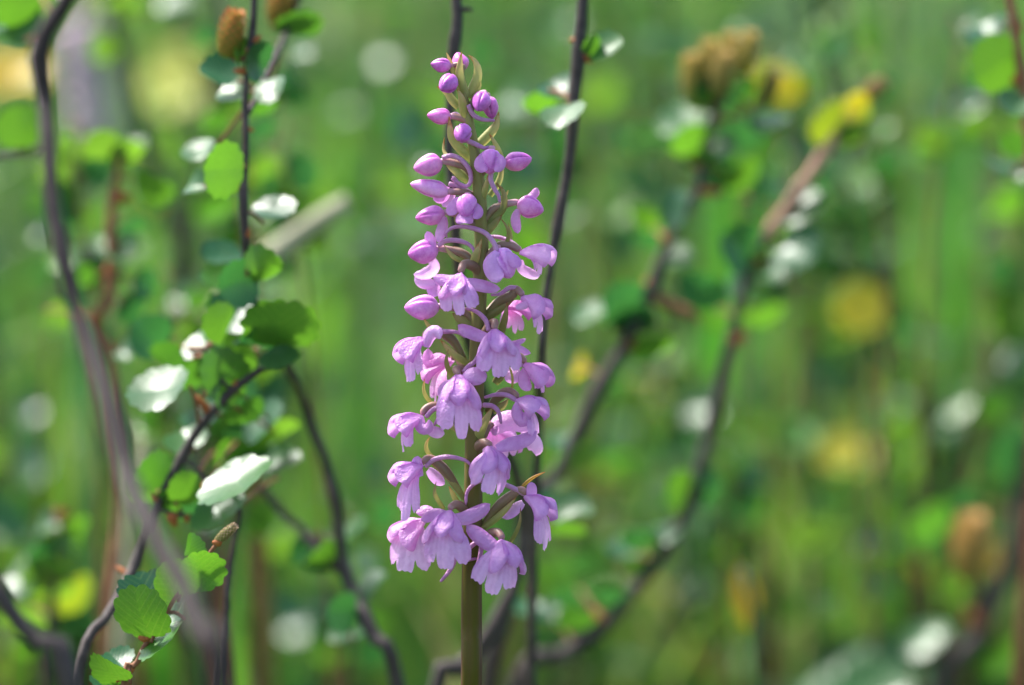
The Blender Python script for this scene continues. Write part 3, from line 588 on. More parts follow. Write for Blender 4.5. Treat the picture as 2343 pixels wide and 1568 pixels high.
FAR = []
def branch(name, label, stems, leaves, cat='birch', group=None, ground=True, bark=None, tint=(1, 1, 1), catkins=(), buds=(), foot=(0, 0), sides=12):
    """stems: polylines of (px, py, dy, width px) running down; leaves: (px, py, size px, ratio, angle, 'u'/'d', colour, dy offset)"""
    lines = []
    first = np.array([P(x, y, d) for x, y, d, w in stems[0]])
    low = first[-1]; bz = -0.006
    foot_pt = np.array([low[0] + foot[0], low[1] + foot[1], bz])
    root = empty(name, foot_pt if ground else low); tag(root, label, cat, group)
    allp = []
    for i, st in enumerate(stems):
        pts = [P(x, y, d) for x, y, d, w in st]; ws = [psize(w, d) * 0.44 for x, y, d, w in st]
        if i == 0 and ground:
            for t in (0.4, 0.75, 1.0):
                q = low + (foot_pt - low) * t; q[:2] += 0.004 * rng.standard_normal(2) * (t < 1); pts.append(q); ws.append(ws[len(st) - 1] * (1 + 0.25 * t))
        pts = np.array(pts); nseg = max(12, int(len(pts) * 7))
        path = smooth_path(np.c_[pts, ws], nseg); r_ = np.maximum(path[:, 3], 0.0003); path = path[:, :3]
        path = path + np.cumsum(rng.standard_normal(path.shape), 0) * 0.00006
        zig = np.interp(np.arange(nseg), np.arange(0, nseg + 6, 5.5)[:int(nseg / 5.5) + 2], rng.uniform(-1, 1, int(nseg / 5.5) + 2))
        path = path + (zig * np.minimum(1, np.arange(nseg)[::-1] / 6) * 0.22)[:, None] * np.clip(r_, 0, 0.0022)[:, None] * R * 1.6
        allp.append(path)
        knob = 1 + 0.2 * np.exp(-(((np.arange(nseg) * 1.0) % 11 - 5) / 1.1) ** 2)
        V, F = tube(path, r_ * knob, sides, bump=0.06)
        m = bark or M_BARK
        if isinstance(m, (list, tuple)): m = m[i]
        obj('stem' if i == 0 else 'side_branch', V, F, m, root, origin=path[0], color=tint)
    cloud = np.vstack(allp)
    for lf in [l for l in leaves if len(l) > 7 and l[7] >= 0.045]:
        g0 = [(x, y, dd) for st in stems for x, y, dd, w in st]
        FAR.append((lf, label, min(g0, key=lambda g_: (g_[0] - lf[0]) ** 2 + (g_[1] - lf[1]) ** 2)[2] + lf[7]))
    leaves = [l for l in leaves if not (len(l) > 7 and l[7] >= 0.045)]
    for q, lf in enumerate(leaves):
        px, py, size, ratio, ang, side, kc = lf[:7]; off = lf[7] if len(lf) > 7 else 0.0
        # depth: that of the twig it grows on
        g0 = [(x, y, d) for st in stems for x, y, d, w in st]
        d0 = min(g0, key=lambda g_: (g_[0] - px) ** 2 + (g_[1] - py) ** 2)[2] + off
        c0 = P(px, py, d0); dia = psize(size, d0) * (1.1 if d0 < 0.09 else 1.0)
        a_ = math.radians(ang); mj = math.cos(a_) * R + math.sin(a_) * U; pr = -math.sin(a_) * R + math.cos(a_) * U
        if pr[2] < 0: pr = -pr
        if side == 'd': pr = -pr
        if kc == 'w':
            cth = min(0.9, ratio); e_n = unit(cth * T + math.sqrt(1 - cth * cth) * pr)
            nrm = unit((0.6 if d0 < 0.09 else 0.55) * HALF + (0.4 if d0 < 0.09 else 0.45) * e_n + (0.03 if d0 < 0.09 else 0.13) * rng.standard_normal(3))
        else:
            cth = min(0.97, ratio); nrm = unit(cth * T + math.sqrt(1 - cth * cth) * pr)
        near = cloud[np.argmin(((cloud - c0) ** 2).sum(1))]
        yv = c0 - near; yv = yv - nrm * yv.dot(nrm)
        if np.linalg.norm(yv) < 1e-4: yv = mj
        yv = unit(yv); zv = nrm if nrm[2] >= -0.2 else -nrm; xv = np.cross(yv, zv)
        b0 = c0 - yv * dia * 0.5
        M = Matrix(((xv[0] * dia, yv[0] * dia, zv[0] * dia, 0), (xv[1] * dia, yv[1] * dia, zv[1] * dia, 0), (xv[2] * dia, yv[2] * dia, zv[2] * dia, 0), (0, 0, 0, 1)))
        o = bpy.data.objects.new('leaf', LEAVES[(q * 5 + int(px)) % 6]); COL.objects.link(o); o.parent = root
        o.matrix_basis = Matrix.Translation(Vector(b0 - ORI[root])) @ M
        cc = np.array(GREEN[kc]) * rng.uniform(0.85, 1.15); o.color = (*cc, 1)
        # petiole, in the leaf's own frame
        Mi = M.to_3x3().inverted(); mid = (near + b0) / 2 + U * 0.0006
        pth = smooth_path([near, mid, b0 + yv * dia * 0.04], 6)
        V, F = tube(pth, np.full(6, 0.00042), 6)
        Vl = np.array([Mi @ Vector(v - b0) for v in V])
        po = bpy.data.objects.new('petiole', mesh_data('petiole', Vl, F, M_TWIG)); COL.objects.link(po); po.parent = o; po.color = (1, 1, 1, 1)
    for bx, by, bs in buds:
        g0 = [(x, y, d) for st in stems for x, y, d, w in st]; d0 = min(g0, key=lambda g_: (g_[0] - bx) ** 2 + (g_[1] - by) ** 2)[2]
        c0 = P(bx, by, d0); s_ = psize(bs, d0); near = cloud[np.argmin(((cloud - c0) ** 2).sum(1))]
        ax = unit(c0 - near + U * 0.001); pth = smooth_path([near, near + (c0 - near) * 0.6, c0 + ax * s_ * 0.5], 8)
        V, F = tube(pth, s_ * 0.42 * np.sin(np.linspace(0.9, 3.0, 8)) ** 0.8, 8, bump=0.1)
        obj('leaf_bud', V, F, M_BUDSCALE, root)
    for cx, cy, ang, ln, wd, ci, ct, off in catkins:
        g0 = [(x, y, d) for st in stems for x, y, d, w in st]; d0 = min(g0, key=lambda g_: (g_[0] - cx) ** 2 + (g_[1] - cy) ** 2)[2] + off
        a_ = math.radians(ang); ax = math.cos(a_) * R + math.sin(a_) * U + 0.15 * T
        L_ = psize(ln, d0); p0 = P(cx, cy, d0) - unit(ax) * L_ / 2
        ck = catkin(root, p0, ax, L_, psize(wd, d0), ci, ct)
        near = cloud[np.argmin(((cloud - p0) ** 2).sum(1))]
        V, F = tube(smooth_path([near, (near + p0) / 2 - U * 0.0006, p0 + unit(ax) * L_ * 0.1], 6), np.full(6, 0.0006), 6)
        obj('catkin_stalk', V, F, M_TWIG, ck)
    return root

GR_IN, RED_TIP, TAN_TIP = (0.20, 0.27, 0.04), (0.80, 0.20, 0.09), (0.92, 0.52, 0.19)
d = 0.045
branch('birch_branch', 'thin dark birch branch with green and red catkins and small round leaves', [
    [(585, -60, d, 18), (580, 0, d, 18), (577, 60, d, 20), (566, 150, d, 17), (560, 250, d, 18), (562, 340, d, 18), (555, 430, d, 24), (558, 530, d, 24), (565, 620, d + .005, 22), (585, 720, d + .02, 22), (640, 810, d + .04, 22), (690, 900, d + .055, 24), (732, 1020, d + .06, 26), (765, 1150, d + .06, 28), (790, 1310, d + .06, 34), (850, 1450, d + .05, 36), (915, 1575, d + .05, 40)],
    [(690, -30, d + .04, 18), (660, 60, d + .04, 18), (620, 150, d + .02, 16), (590, 215, d + .01, 15), (563, 262, d, 14)],
    [(596, 1110, d + .07, 18), (640, 1165, d + .07, 20), (700, 1225, d + .07, 24), (790, 1315, d + .06, 26)]],
    [(672, 76, 125, .28, 3, 'd', 'g'), (583, 138, 80, .62, 75, 'd', 'd'), (548, 120, 60, .5, 80, 'd', 'b'), (500, 168, 92, .68, -20, 'u', 'd', .01), (535, 213, 80, .5, -10, 'u', 'w', .01), (618, 206, 82, .5, 35, 'u', 'w', -.004), (680, 128, 80, .4, 35, 'u', 'w', .06), (650, 195, 80, .8, 40, 'd', 'd', .06),
     (508, 388, 112, .75, 70, 'd', 'b', -.005), (455, 345, 80, .3, 0, 'u', 'w', .02), (448, 425, 60, .6, 60, 'u', 'w', .01), (625, 482, 96, .52, 15, 'u', 'd', .01), (605, 395, 80, .7, 20, 'd', 'l', .06), (500, 290, 80, .5, 0, 'd', 'g', .05), (607, 300, 70, .6, 60, 'd', 'd', .05), (598, 250, 70, .55, 10, 'd', 'g', .04),
     (507, 582, 85, .6, -20, 'u', 'd', .02), (545, 645, 96, .9, 60, 'd', 'd', -.004), (603, 612, 84, .8, 30, 'd', 'b', -.006), (500, 640, 84, .7, -10, 'u', 'g', .02),
     (740, 1280, 90, .6, 30, 'd', 'b'), (695, 1260, 80, .7, 60, 'd', 'd'), (795, 1230, 110, .35, 55, 'u', 'w', .03), (720, 1300, 80, .4, -20, 'u', 'd'), (850, 1345, 105, .4, 50, 'u', 'd'), (785, 1400, 90, .8, 70, 'd', 'd'), (790, 1450, 78, .8, 0, 'u', 'w', .02), (750, 1190, 70, .6, 0, 'd', 'g', .05), (640, 1250, 80, .6, 20, 'd', 'l', .08)],
    catkins=[(528, 80, 78, 108, 66, GR_IN, RED_TIP, 0.0), (640, 14, 80, 100, 66, GR_IN, RED_TIP, 0.0)],
    buds=[(537, 432, 26), (566, 530, 22), (545, 165, 24), (590, 90, 22), (575, 300, 14)], group=None, foot=(0.03, 0.04))

d = 0.05
branch('birch_branch', 'leaning birch branch with a bright green round leaf and glossy white-shining leaves', [
    [(665, 832, d, 14), (610, 836, d, 17), (560, 868, d, 20), (515, 905, d, 24), (460, 970, d, 24), (410, 1050, d, 24), (350, 1170, d, 24), (305, 1290, d, 25), (245, 1400, d - .01, 26), (165, 1580, d - .02, 30)],
    [(530, 890, d, 12), (490, 850, d, 10), (470, 800, d, 9)],
    [(395, 1070, d, 12), (430, 1060, d, 9), (480, 1100, d, 8)],
    [(352, 1165, d, 12), (440, 1180, d, 10), (505, 1160, d, 9), (548, 1165, d, 12), (535, 1260, d, 15), (515, 1400, d, 18), (500, 1590, d, 20)]],
    [(640, 752, 150, .75, 0, 'd', 'b', -.006), (540, 722, 112, .8, 10, 'u', 'd', .01), (512, 745, 100, .5, 70, 'd', 'b'), (468, 785, 90, .7, 60, 'u', 'w', .012), (600, 790, 130, .4, 0, 'd', 'd'), (510, 865, 130, .75, 80, 'd', 'g'), (640, 822, 84, .4, -10, 'u', 'w', -.005),
     (365, 893, 145, .3, -5, 'u', 'w', -.004), (340, 770, 92, .9, 80, 'd', 'd', .03), (400, 830, 110, .6, -30, 'd', 'g', .02), (345, 650, 90, .6, 80, 'd', 'g', .06), (540, 905, 110, .8, 45, 'd', 'd', .042), (610, 905, 125, .75, 50, 'u', 'd', .05), (600, 860, 100, .5, 40, 'd', 'l', .05), (430, 1010, 90, .45, 0, 'u', 'w', .01), (350, 1085, 88, .85, 30, 'd', 'g'), (400, 1095, 90, .8, -60, 'd', 'd', .01),
     (540, 1105, 160, .25, 20, 'u', 'w', -.02), (640, 1062, 90, .5, 45, 'u', 'w', .03), (500, 1172, 120, .5, 20, 'u', 'w', -.006), (562, 1042, 110, .7, 15, 'd', 'b', .042), (515, 1040, 80, .6, 70, 'd', 'b', .042), (600, 1040, 90, .5, 15, 'u', 'd', .042), (430, 1155, 90, .7, 50, 'd', 'd', .01), (385, 1150, 70, .7, 0, 'd', 'g'), (555, 980, 80, .5, 30, 'd', 'd', .042), (455, 700, 80, .5, 0, 'd', 'g', .05), (420, 690, 80, .7, 40, 'u', 'w', .08), (455, 850, 90, .6, 60, 'd', 'g', .01), (560, 815, 100, .6, -20, 'd', 'b', .015), (605, 965, 100, .6, 50, 'u', 'd', .03), (470, 955, 90, .6, 30, 'u', 'd', .02), (640, 990, 90, .5, 30, 'd', 'l', .04), (330, 1125, 80, .7, -30, 'd', 'b', .01), (560, 945, 84, .6, 20, 'd', 'g', .01), (590, 740, 90, .7, 30, 'd', 'd', .02), (425, 1120, 84, .7, 60, 'd', 'b', -.004)],
    buds=[(455, 915, 26), (540, 880, 22), (395, 1190, 36), (352, 1140, 24), (470, 1120, 30), (655, 825, 18), (270, 1300, 16), (430, 1190, 28)], foot=(-0.03, 0.0))

branch('birch_branch', 'thick blurred bare birch stem slanting across in front of the other twigs', [
    [(185, -70, -.10, 46), (150, 0, -.10, 46), (105, 70, -.10, 46), (88, 130, -.10, 46), (98, 230, -.10, 42), (105, 320, -.105, 42), (118, 450, -.11, 44), (150, 600, -.115, 44), (190, 750, -.12, 46), (235, 900, -.13, 48), (280, 1070, -.14, 50), (345, 1210, -.155, 54), (405, 1330, -.165, 58), (455, 1460, -.175, 60), (500, 1580, -.18, 62)],
    [(-40, 360, -.09, 12), (50, 350, -.095, 14), (103, 330, -.105, 16)]],
    [(45, 292, 105, .9, 60, 'd', 'b'), (65, 28, 130, .8, 20, 'd', 'b', .02), (40, 72, 110, .5, 0, 'u', 'w', .02), (130, 390, 90, .5, 60, 'd', 'l', .1), (140, 320, 100, .35, 75, 'd', 'l', .12)],
    buds=[(95, 75, 30), (190, 725, 28)], tint=(0.5, 0.42, 0.46), foot=(0.03, -0.03), sides=16)

d = 0.008
branch('birch_twig', 'small crisp reddish twig with toothed fresh green birch leaves, low beside the orchid', [
    [(527, 1214, d, 8), (500, 1238, d, 11), (472, 1275, d, 10), (430, 1335, d, 11), (398, 1375, d, 11), (372, 1418, d, 11), (345, 1455, d, 14), (325, 1490, d, 14), (305, 1535, d, 17), (280, 1590, d, 19)]],
    [(322, 1408, 138, .76, -52, 'd', 'b', -.004), (342, 1368, 140, .72, -25, 'u', 'd', .006), (372, 1468, 112, .33, 38, 'u', 'g', -.002), (250, 1538, 108, .5, -28, 'd', 'b', -.003), (268, 1512, 70, .6, 0, 'u', 'd', .005), (242, 1562, 70, .5, -20, 'u', 'd', .004), (450, 1308, 108, .8, 55, 'd', 'b', -.002), (390, 1332, 104, .75, 75, 'd', 'b', .003), (436, 1248, 58, .6, 80, 'd', 'g', .003), (405, 1400, 80, .6, 60, 'u', 'd', .01)],
    bark=M_TWIG, buds=[(328, 1462, 26), (495, 1245, 22), (275, 1555, 22)], catkins=[(515, 1222, 40, 60, 26, (0.22, 0.24, 0.04), (0.5, 0.3, 0.25), 0)], foot=(-0.02, 0.0))

d = 0.13
branch('birch_branch', 'blurred reddish birch twig with pale leaves behind the slanting bare stem', [
    [(275, 340, d, 16), (262, 420, d, 22), (252, 520, d, 24), (258, 620, d, 34), (240, 700, d, 30), (215, 740, d, 34), (255, 820, d, 22), (262, 960, d, 22), (270, 1200, d, 24), (240, 1580, d, 26)]],
    [(240, 350, 110, .5, 10, 'd', 'l'), (290, 355, 90, .6, 20, 'd', 'l'), (345, 432, 110, .6, -30, 'd', 'b'), (300, 340, 70, .6, 0, 'u', 'w', .04), (280, 575, 85, .5, 0, 'u', 'w'), (130, 730, 85, .8, 80, 'd', 'l', .02), (335, 770, 90, .7, 30, 'd', 'd'), (285, 805, 60, .4, 10, 'u', 'w', -.02), (200, 360, 90, .6, 50, 'd', 'l', .05), (205, 500, 80, .5, 30, 'd', 'b', .05), (300, 520, 80, .5, 10, 'd', 'd', .03), (330, 650, 70, .8, 80, 'd', 'd', .0), (305, 705, 80, .7, 40, 'd', 'd'), (190, 640, 76, .6, 30, 'd', 'g')],
    bark=M_TWIG, buds=[(285, 455, 34), (215, 735, 44), (250, 620, 34)], foot=(0, 0.05))

branch('birch_branch', 'dark birch stem far behind the catkin branch, blurred to a soft streak', [
    [(250, -40, .30, 26), (268, 60, .30, 30), (300, 200, .30, 30), (330, 320, .30, 34), (385, 460, .30, 36), (412, 560, .30, 40), (425, 700, .30, 42), (450, 1000, .30, 44), (480, 1400, .30, 46)]],
    [(260, 20, 100, .5, 0, 'd', 'l'), (400, 10, 90, .4, 10, 'u', 'w'), (240, 110, 80, .6, 40, 'd', 'l'), (470, 480, 80, .7, 30, 'd', 'g'), (385, 330, 80, .6, 80, 'd', 'l')], foot=(0.03, 0.08))
branch('birch_branch', 'dark crooked birch stem between dull leaves behind the catkin branch', [
    [(500, -40, .24, 22), (505, 80, .24, 24), (498, 200, .24, 26), (480, 330, .25, 26), (440, 480, .26, 26), (420, 620, .28, 30), (430, 900, .3, 34)]],
    [(470, 100, 80, .5, 20, 'd', 'd'), (540, 260, 80, .5, 20, 'd', 'l'), (520, 440, 90, .6, 20, 'd', 'l')], foot=(0.02, 0.1))

branch('dead_stick', 'pale dead stick slanting up behind the catkin branch, its end broken off', [
    [(795, 460, .19, 44), (735, 500, .19, 54), (670, 550, .19, 54), (600, 602, .19, 50), (520, 680, .19, 46), (430, 800, .23, 40), (350, 960, .22, 40), (300, 1250, .22, 40), (270, 1580, .22, 42)]], [], cat='stick', bark=M_DEAD, foot=(-0.02, 0.02), sides=18)

d = 0.05
branch('birch_branch', 'bare dark birch stem standing straight behind the tip of the orchid', [
    [(1040, -60, d, 24), (1043, 0, d, 26), (1048, 50, d, 30), (1040, 110, d, 28), (1033, 200, d, 24), (1028, 300, d, 24), (1032, 420, d, 24), (1042, 520, d, 26), (1060, 700, d + .01, 28), (1110, 900, d + .03, 30), (1180, 1080, d + .05, 30), (1205, 1200, d + .06, 36), (1190, 1320, d + .06, 38), (1130, 1440, d + .06, 42), (1062, 1525, d + .06, 46), (1000, 1600, d + .06, 46)],
    [(1080, 24, d, 8), (1058, 22, d, 14), (1046, 34, d, 14)]],
    [(1190, 240, 110, .8, 40, 'u', 'w', .16), (945, 290, 110, .9, 80, 'u', 'd', .16), (1310, 1175, 105, .5, -10, 'u', 'w'), (1270, 1160, 90, .6, -20, 'u', 'd', .02), (1290, 1215, 100, .4, -10, 'd', 'b', .01), (1190, 1390, 90, .5, -10, 'u', 'd', .03), (880, 1180, 100, .7, 30, 'd', 'd', .1)],
    buds=[(1250, 1205, 26)], foot=(-0.01, 0.04))

d = 0.055
branch('birch_branch', 'slender dark birch stem beside the orchid with three small shining leaves', [
    [(1345, -60, d, 26), (1337, 0, d, 30), (1330, 70, d, 30), (1322, 150, d, 34), (1305, 270, d, 32), (1294, 380, d, 28), (1280, 490, d, 28), (1262, 600, d, 24), (1245, 720, d, 22), (1238, 820, d, 22), (1232, 1000, d + .02, 24), (1225, 1200, d + .03, 24), (1215, 1590, d + .04, 26)]],
    [(1386, 118, 88, .5, 35, 'u', 'w'), (1355, 112, 60, .6, 60, 'd', 'b'), (1280, 205, 80, .6, 20, 'u', 'd', .02), (1290, 262, 90, .45, 10, 'u', 'w', -.005), (1245, 232, 80, .6, 30, 'd', 'b', .03), (1100, 130, 80, .5, 0, 'd', 'd', .15)],
    buds=[(1345, 140, 22), (1312, 95, 20)], foot=(0.01, 0.02))

d = 0.15 
branch('birch_branch', 'birch branch topped by a cluster of orange-brown catkins', [
    [(1660, 200, d, 18), (1625, 290, d, 22), (1608, 370, d, 24), (1590, 450, d, 24), (1545, 530, d, 24), (1510, 600, d, 24), (1490, 660, d, 36), (1465, 720, d, 28), (1425, 800, d, 32), (1380, 880, d, 34), (1330, 980, d, 34), (1290, 1070, d, 34), (1235, 1140, d, 36), (1190, 1300, d, 40), (1120, 1590, d, 46)],
    [(1600, 730, d, 16), (1545, 700, d, 30), (1490, 680, d, 28)], [(1610, 230, d, 10), (1640, 270, d, 12), (1628, 300, d, 12)], [(1735, 230, d, 10), (1690, 260, d, 12), (1640, 275, d, 14)]],
    [(1570, 275, 130, .4, -5, 'u', 'w', .02), (1760, 280, 100, .4, -10, 'u', 'w'), (1610, 245, 80, .5, 0, 'd', 'b'), (1650, 340, 84, .4, 30, 'u', 'w'), (1585, 330, 110, .6, 10, 'd', 'b'), (1600, 380, 80, .5, -10, 'd', 'g'), (1640, 400, 90, .8, 70, 'd', 'd', .02), (1680, 415, 120, .5, 15, 'd', 'b', .02), (1545, 480, 92, .75, 80, 'u', 'd'), (1490, 505, 100, .5, -10, 'd', 'b', .03), (1500, 545, 90, .5, 20, 'd', 'd', .02), (1550, 590, 80, .8, 0, 'u', 'w'), (1605, 668, 112, .8, -20, 'd', 'd', -.004), (1430, 690, 110, .8, 10, 'd', 'd'), (1350, 717, 85, .6, 0, 'u', 'w', .01), (1440, 735, 140, .4, -5, 'd', 'd'), (1490, 800, 110, .5, 10, 'd', 'b'), (1450, 760, 110, .3, 0, 'u', 'd'), (1700, 300, 130, .7, 10, 'd', 'd', .03), (1650, 215, 110, .8, 30, 'd', 'd'), (1690, 225, 100, .8, 60, 'd', 'g', .01), (1620, 215, 90, .8, 80, 'd', 'd'), (1290, 1010, 80, .5, 10, 'u', 'd', .03), (1330, 840, 60, .5, 70, 'd', 'o', .02)],
    catkins=[(1583, 185, 95, 115, 56, GR_IN, TAN_TIP, 0), (1622, 150, 90, 110, 54, GR_IN, TAN_TIP, 0), (1668, 130, 88, 100, 54, GR_IN, TAN_TIP, .01), (1706, 125, 80, 100, 52, GR_IN, TAN_TIP, 0), (1650, 170, 85, 100, 60, (0.10, .18, .04), TAN_TIP, -.006), (1758, 205, 70, 80, 50, GR_IN, (0.55, 0.27, 0.12), 0)],
    buds=[(1580, 365, 26), (1485, 650, 30), (1450, 790, 30), (1640, 440, 26), (1520, 545, 28)], bark=[M_BARK, M_TWIG, M_TWIG, M_TWIG], foot=(-0.03, 0.05))

d = 0.16 
branch('birch_branch', 'birch branch ending in a rosy twig with yellow-green leaves', [
    [(1765, 530, d, 28), (1745, 560, d, 28), (1715, 610, d, 26), (1685, 690, d, 26), (1672, 760, d, 28), (1650, 850, d, 30), (1628, 960, d, 32), (1605, 1060, d, 34), (1580, 1160, d, 32), (1525, 1260, d, 32), (1450, 1360, d, 32), (1375, 1445, d, 36), (1290, 1505, d, 44), (1180, 1590, d, 50)],
    [(1985, 215, d, 16), (1945, 265, d, 20), (1895, 335, d, 28), (1850, 410, d, 34), (1800, 480, d, 36), (1755, 540, d, 34)], [(1760, 545, d, 14), (1790, 570, d, 14), (1820, 590, d, 12)]],
    [(1908, 288, 110, .85, 30, 'd', 'y'), (1945, 312, 80, .7, 20, 'd', 'l'), (1952, 242, 70, .8, 60, 'd', 'o', -.004), (1970, 262, 60, .6, 40, 'd', 'y'), (1838, 477, 110, .28, 35, 'u', 'w'), (1820, 570, 130, .7, 35, 'u', 'd', -.005), (1800, 600, 120, .5, 40, 'u', 'w', .02), (1730, 448, 92, .6, 75, 'd', 'd', .02), (1690, 565, 112, .8, 80, 'd', 'd', -.01), (1720, 600, 120, .4, 0, 'd', 'd', .0), (1786, 637, 64, .9, 0, 'u', 'w', .02), (1870, 420, 90, .5, 20, 'd', 'd', .06), (1890, 400, 90, .6, 0, 'u', 'd', .08), (1700, 640, 90, .8, 80, 'u', 'd', .02), (1640, 730, 90, .5, 10, 'd', 'g', .03), (1740, 730, 110, .4, 10, 'd', 'b', .04), (1620, 935, 110, .8, 80, 'u', 'w', .06), (1560, 1125, 100, .85, 70, 'd', 'b'), (1620, 1120, 90, .7, 60, 'd', 'd'), (1560, 1140, 80, .7, 30, 'd', 'd', .01), (1530, 1215, 100, .35, 30, 'u', 'w'), (1465, 1235, 100, .5, 0, 'd', 'd'), (1440, 1250, 90, .6, 20, 'u', 'd', .02), (1480, 1290, 80, .5, 20, 'd', 'b'), (1310, 1370, 100, .5, 10, 'd', 'd', .02), (1400, 1370, 90, .5, -10, 'd', 'd'), (1320, 1420, 100, .6, -20, 'd', 'g'), (1260, 1400, 70, .6, 10, 'u', 'd', .03), (1680, 1060, 90, .6, 60, 'd', 'g', .08)],
    buds=[(1690, 775, 44), (1765, 525, 34), (1740, 590, 40), (1370, 1410, 34), (1650, 870, 24)], catkins=[(1998, 205, 40, 60, 46, (0.25, 0.16, 0.05), (0.55, 0.35, 0.2), 0)], bark=[M_BARK, M_ROSY, M_BARK], foot=(-0.03, 0.06))

d = 0.10
branch('birch_branch', 'upright reddish birch twig with a broad bright green leaf above a white-shining one', [
    [(2300, -60, d, 22), (2312, 20, d, 24), (2328, 120, d, 24), (2338, 200, d, 26), (2352, 320, d, 26), (2368, 500, d, 28), (2372, 800, d + .02, 30), (2360, 1200, d + .05, 34), (2340, 1590, d + .06, 36)]],
    [(2283, 150, 140, .85, 40, 'd', 'b'), (2320, 130, 110, .7, 50, 'd', 'g', .01), (2260, 80, 100, .7, 20, 'u', 'd', .03), (2325, 245, 90, .7, 100, 'u', 'w', -.01), (2310, 390, 110, .5, -35, 'u', 'w', .04), (2240, 50, 90, .6, 0, 'u', 'w', .06), (2300, 480, 110, .6, 20, 'd', 'b', .1), (2330, 330, 90, .8, 0, 'd', 'g', .04), (2290, 620, 90, .6, 30, 'd', 'd', .1)],
    bark=M_TWIG, buds=[(2325, 185, 30), (2330, 60, 26)], foot=(0.02, 0.04))

d = 0.26
branch('birch_branch', 'blurred birch branch with one large tan catkin beside a grey stem', [
    [(2345, 1000, d, 40), (2335, 1150, d, 44), (2310, 1280, d, 46), (2270, 1380, d, 44), (2230, 1470, d, 40), (2150, 1590, d, 44)],
    [(2262, 1340, d, 20), (2240, 1385, d, 26), (2255, 1440, d, 26)]],
    [(2140, 1200, 120, .7, 30, 'd', 'g'), (2100, 1210, 100, .8, 0, 'u', 'w', .1), (2120, 1460, 110, .4, 0, 'u', 'w'), (2060, 1480, 100, .6, 20, 'u', 'd', .05), (2180, 1360, 120, .6, 40, 'd', 'b', .05), (2310, 1030, 120, .8, 60, 'd', 'd'), (2290, 1500, 110, .8, 60, 'd', 'b'), (2200, 1150, 90, .8, 60, 'd', 'd'), (2010, 1548, 210, .8, 0, 'u', 'w', .04), (1935, 1565, 190, .8, 0, 'u', 'w', .03), (1975, 1600, 200, .8, 0, 'u', 'w', .02)],
    catkins=[(2218, 1255, 88, 150, 90, (0.36, 0.28, 0.08), (0.85, 0.45, 0.16), -.03)], buds=[(2240, 1420, 60)], foot=(0, 0.05))

d = -0.10
branch('birch_branch', 'low dark blurred stem crossing the thick slanting stem near its foot', [
    [(-40, 1300, d, 40), (20, 1390, d, 46), (80, 1470, d, 48), (160, 1570, d, 52)]], [(70, 1340, 60, .8, 60, 'u', 'w', .2)], foot=(0.04, 0.0), sides=16)

d = 0.16
branch('birch_branch', 'blurred low birch sprig with lime leaves behind the slanting stems', [
    [(140, 1170, d, 14), (135, 1250, d, 18), (120, 1350, d, 22), (115, 1450, d, 24), (110, 1590, d, 26)]],
    [(110, 1205, 80, .8, 60, 'u', 'w'), (165, 1220, 90, .6, 70, 'd', 'b'), (60, 1320, 110, .6, 70, 'u', 'w'), (110, 1340, 140, .7, 10, 'd', 'l'), (150, 1370, 120, .6, 20, 'd', 'y', .02), (60, 1420, 110, .6, 0, 'd', 'l', .03), (20, 1210, 140, .5, -40, 'u', 'd', .06), (90, 1270, 90, .7, 70, 'd', 'd'), (180, 1440, 100, .5, 0, 'd', 'd'), (75, 1060, 110, .8, 60, 'u', 'd', .1), (60, 940, 90, .8, 0, 'u', 'd', .12)],
    buds=[(140, 1180, 40)], foot=(0, 0.05))

# ------------------------------------------------------------------ sprigs farther back, each carrying one of the soft leaves seen between the branches
ANCHORS = [(1968, 708, 'the round yellow flower'), (1935, 1045, 'the dull yellow-green flower'), (700, 530, 'the pale dead stick'), (2218, 1255, 'the large tan catkin'), (1640, 160, 'the clustered catkins'), (1940, 280, 'the rosy twig'),
           (1700, 1370, 'the two narrow yellow leaf tips'), (195, 200, 'the far mauve spike'), (1056, 170, 'the tip of the orchid'), (1110, 650, 'the middle of the orchid'), (1100, 1280, 'the lowest orchid flowers'), (250, 960, 'the thick slanting bare stem'), (2330, 130, 'the upright reddish twig'),
           (530, 90, 'the red and green catkin'), (640, 750, 'the bright green round leaf'), (330, 1400, 'the crisp reddish twig'), (1490, 680, 'the forked dark branch'), (1600, 1080, 'the long curving dark branch'), (1300, 300, 'the slender dark stem'), (120, 1320, 'the lime-leaved sprig'), (2340, 700, 'the upright reddish twig'), (850, 1420, 'the curved dark stem'), (1985, 1560, 'the large white-shining leaves'), (420, 180, 'the pale yellow-green flower head')]
def near_thing(px, py): return min(ANCHORS, key=lambda q: (q[0] - px) ** 2 + (q[1] - py) ** 2)[2]
KIND = {'w': 'a pale shining', 'b': 'a bright green', 'g': 'a mid green', 'd': 'a dark green', 'l': 'a lime green', 'y': 'a yellow', 'o': 'a yellow'}
far_list = [(l_, '', max(dd, 0.1) + 0.1) for l_, lab, dd in FAR]; FAR.clear()
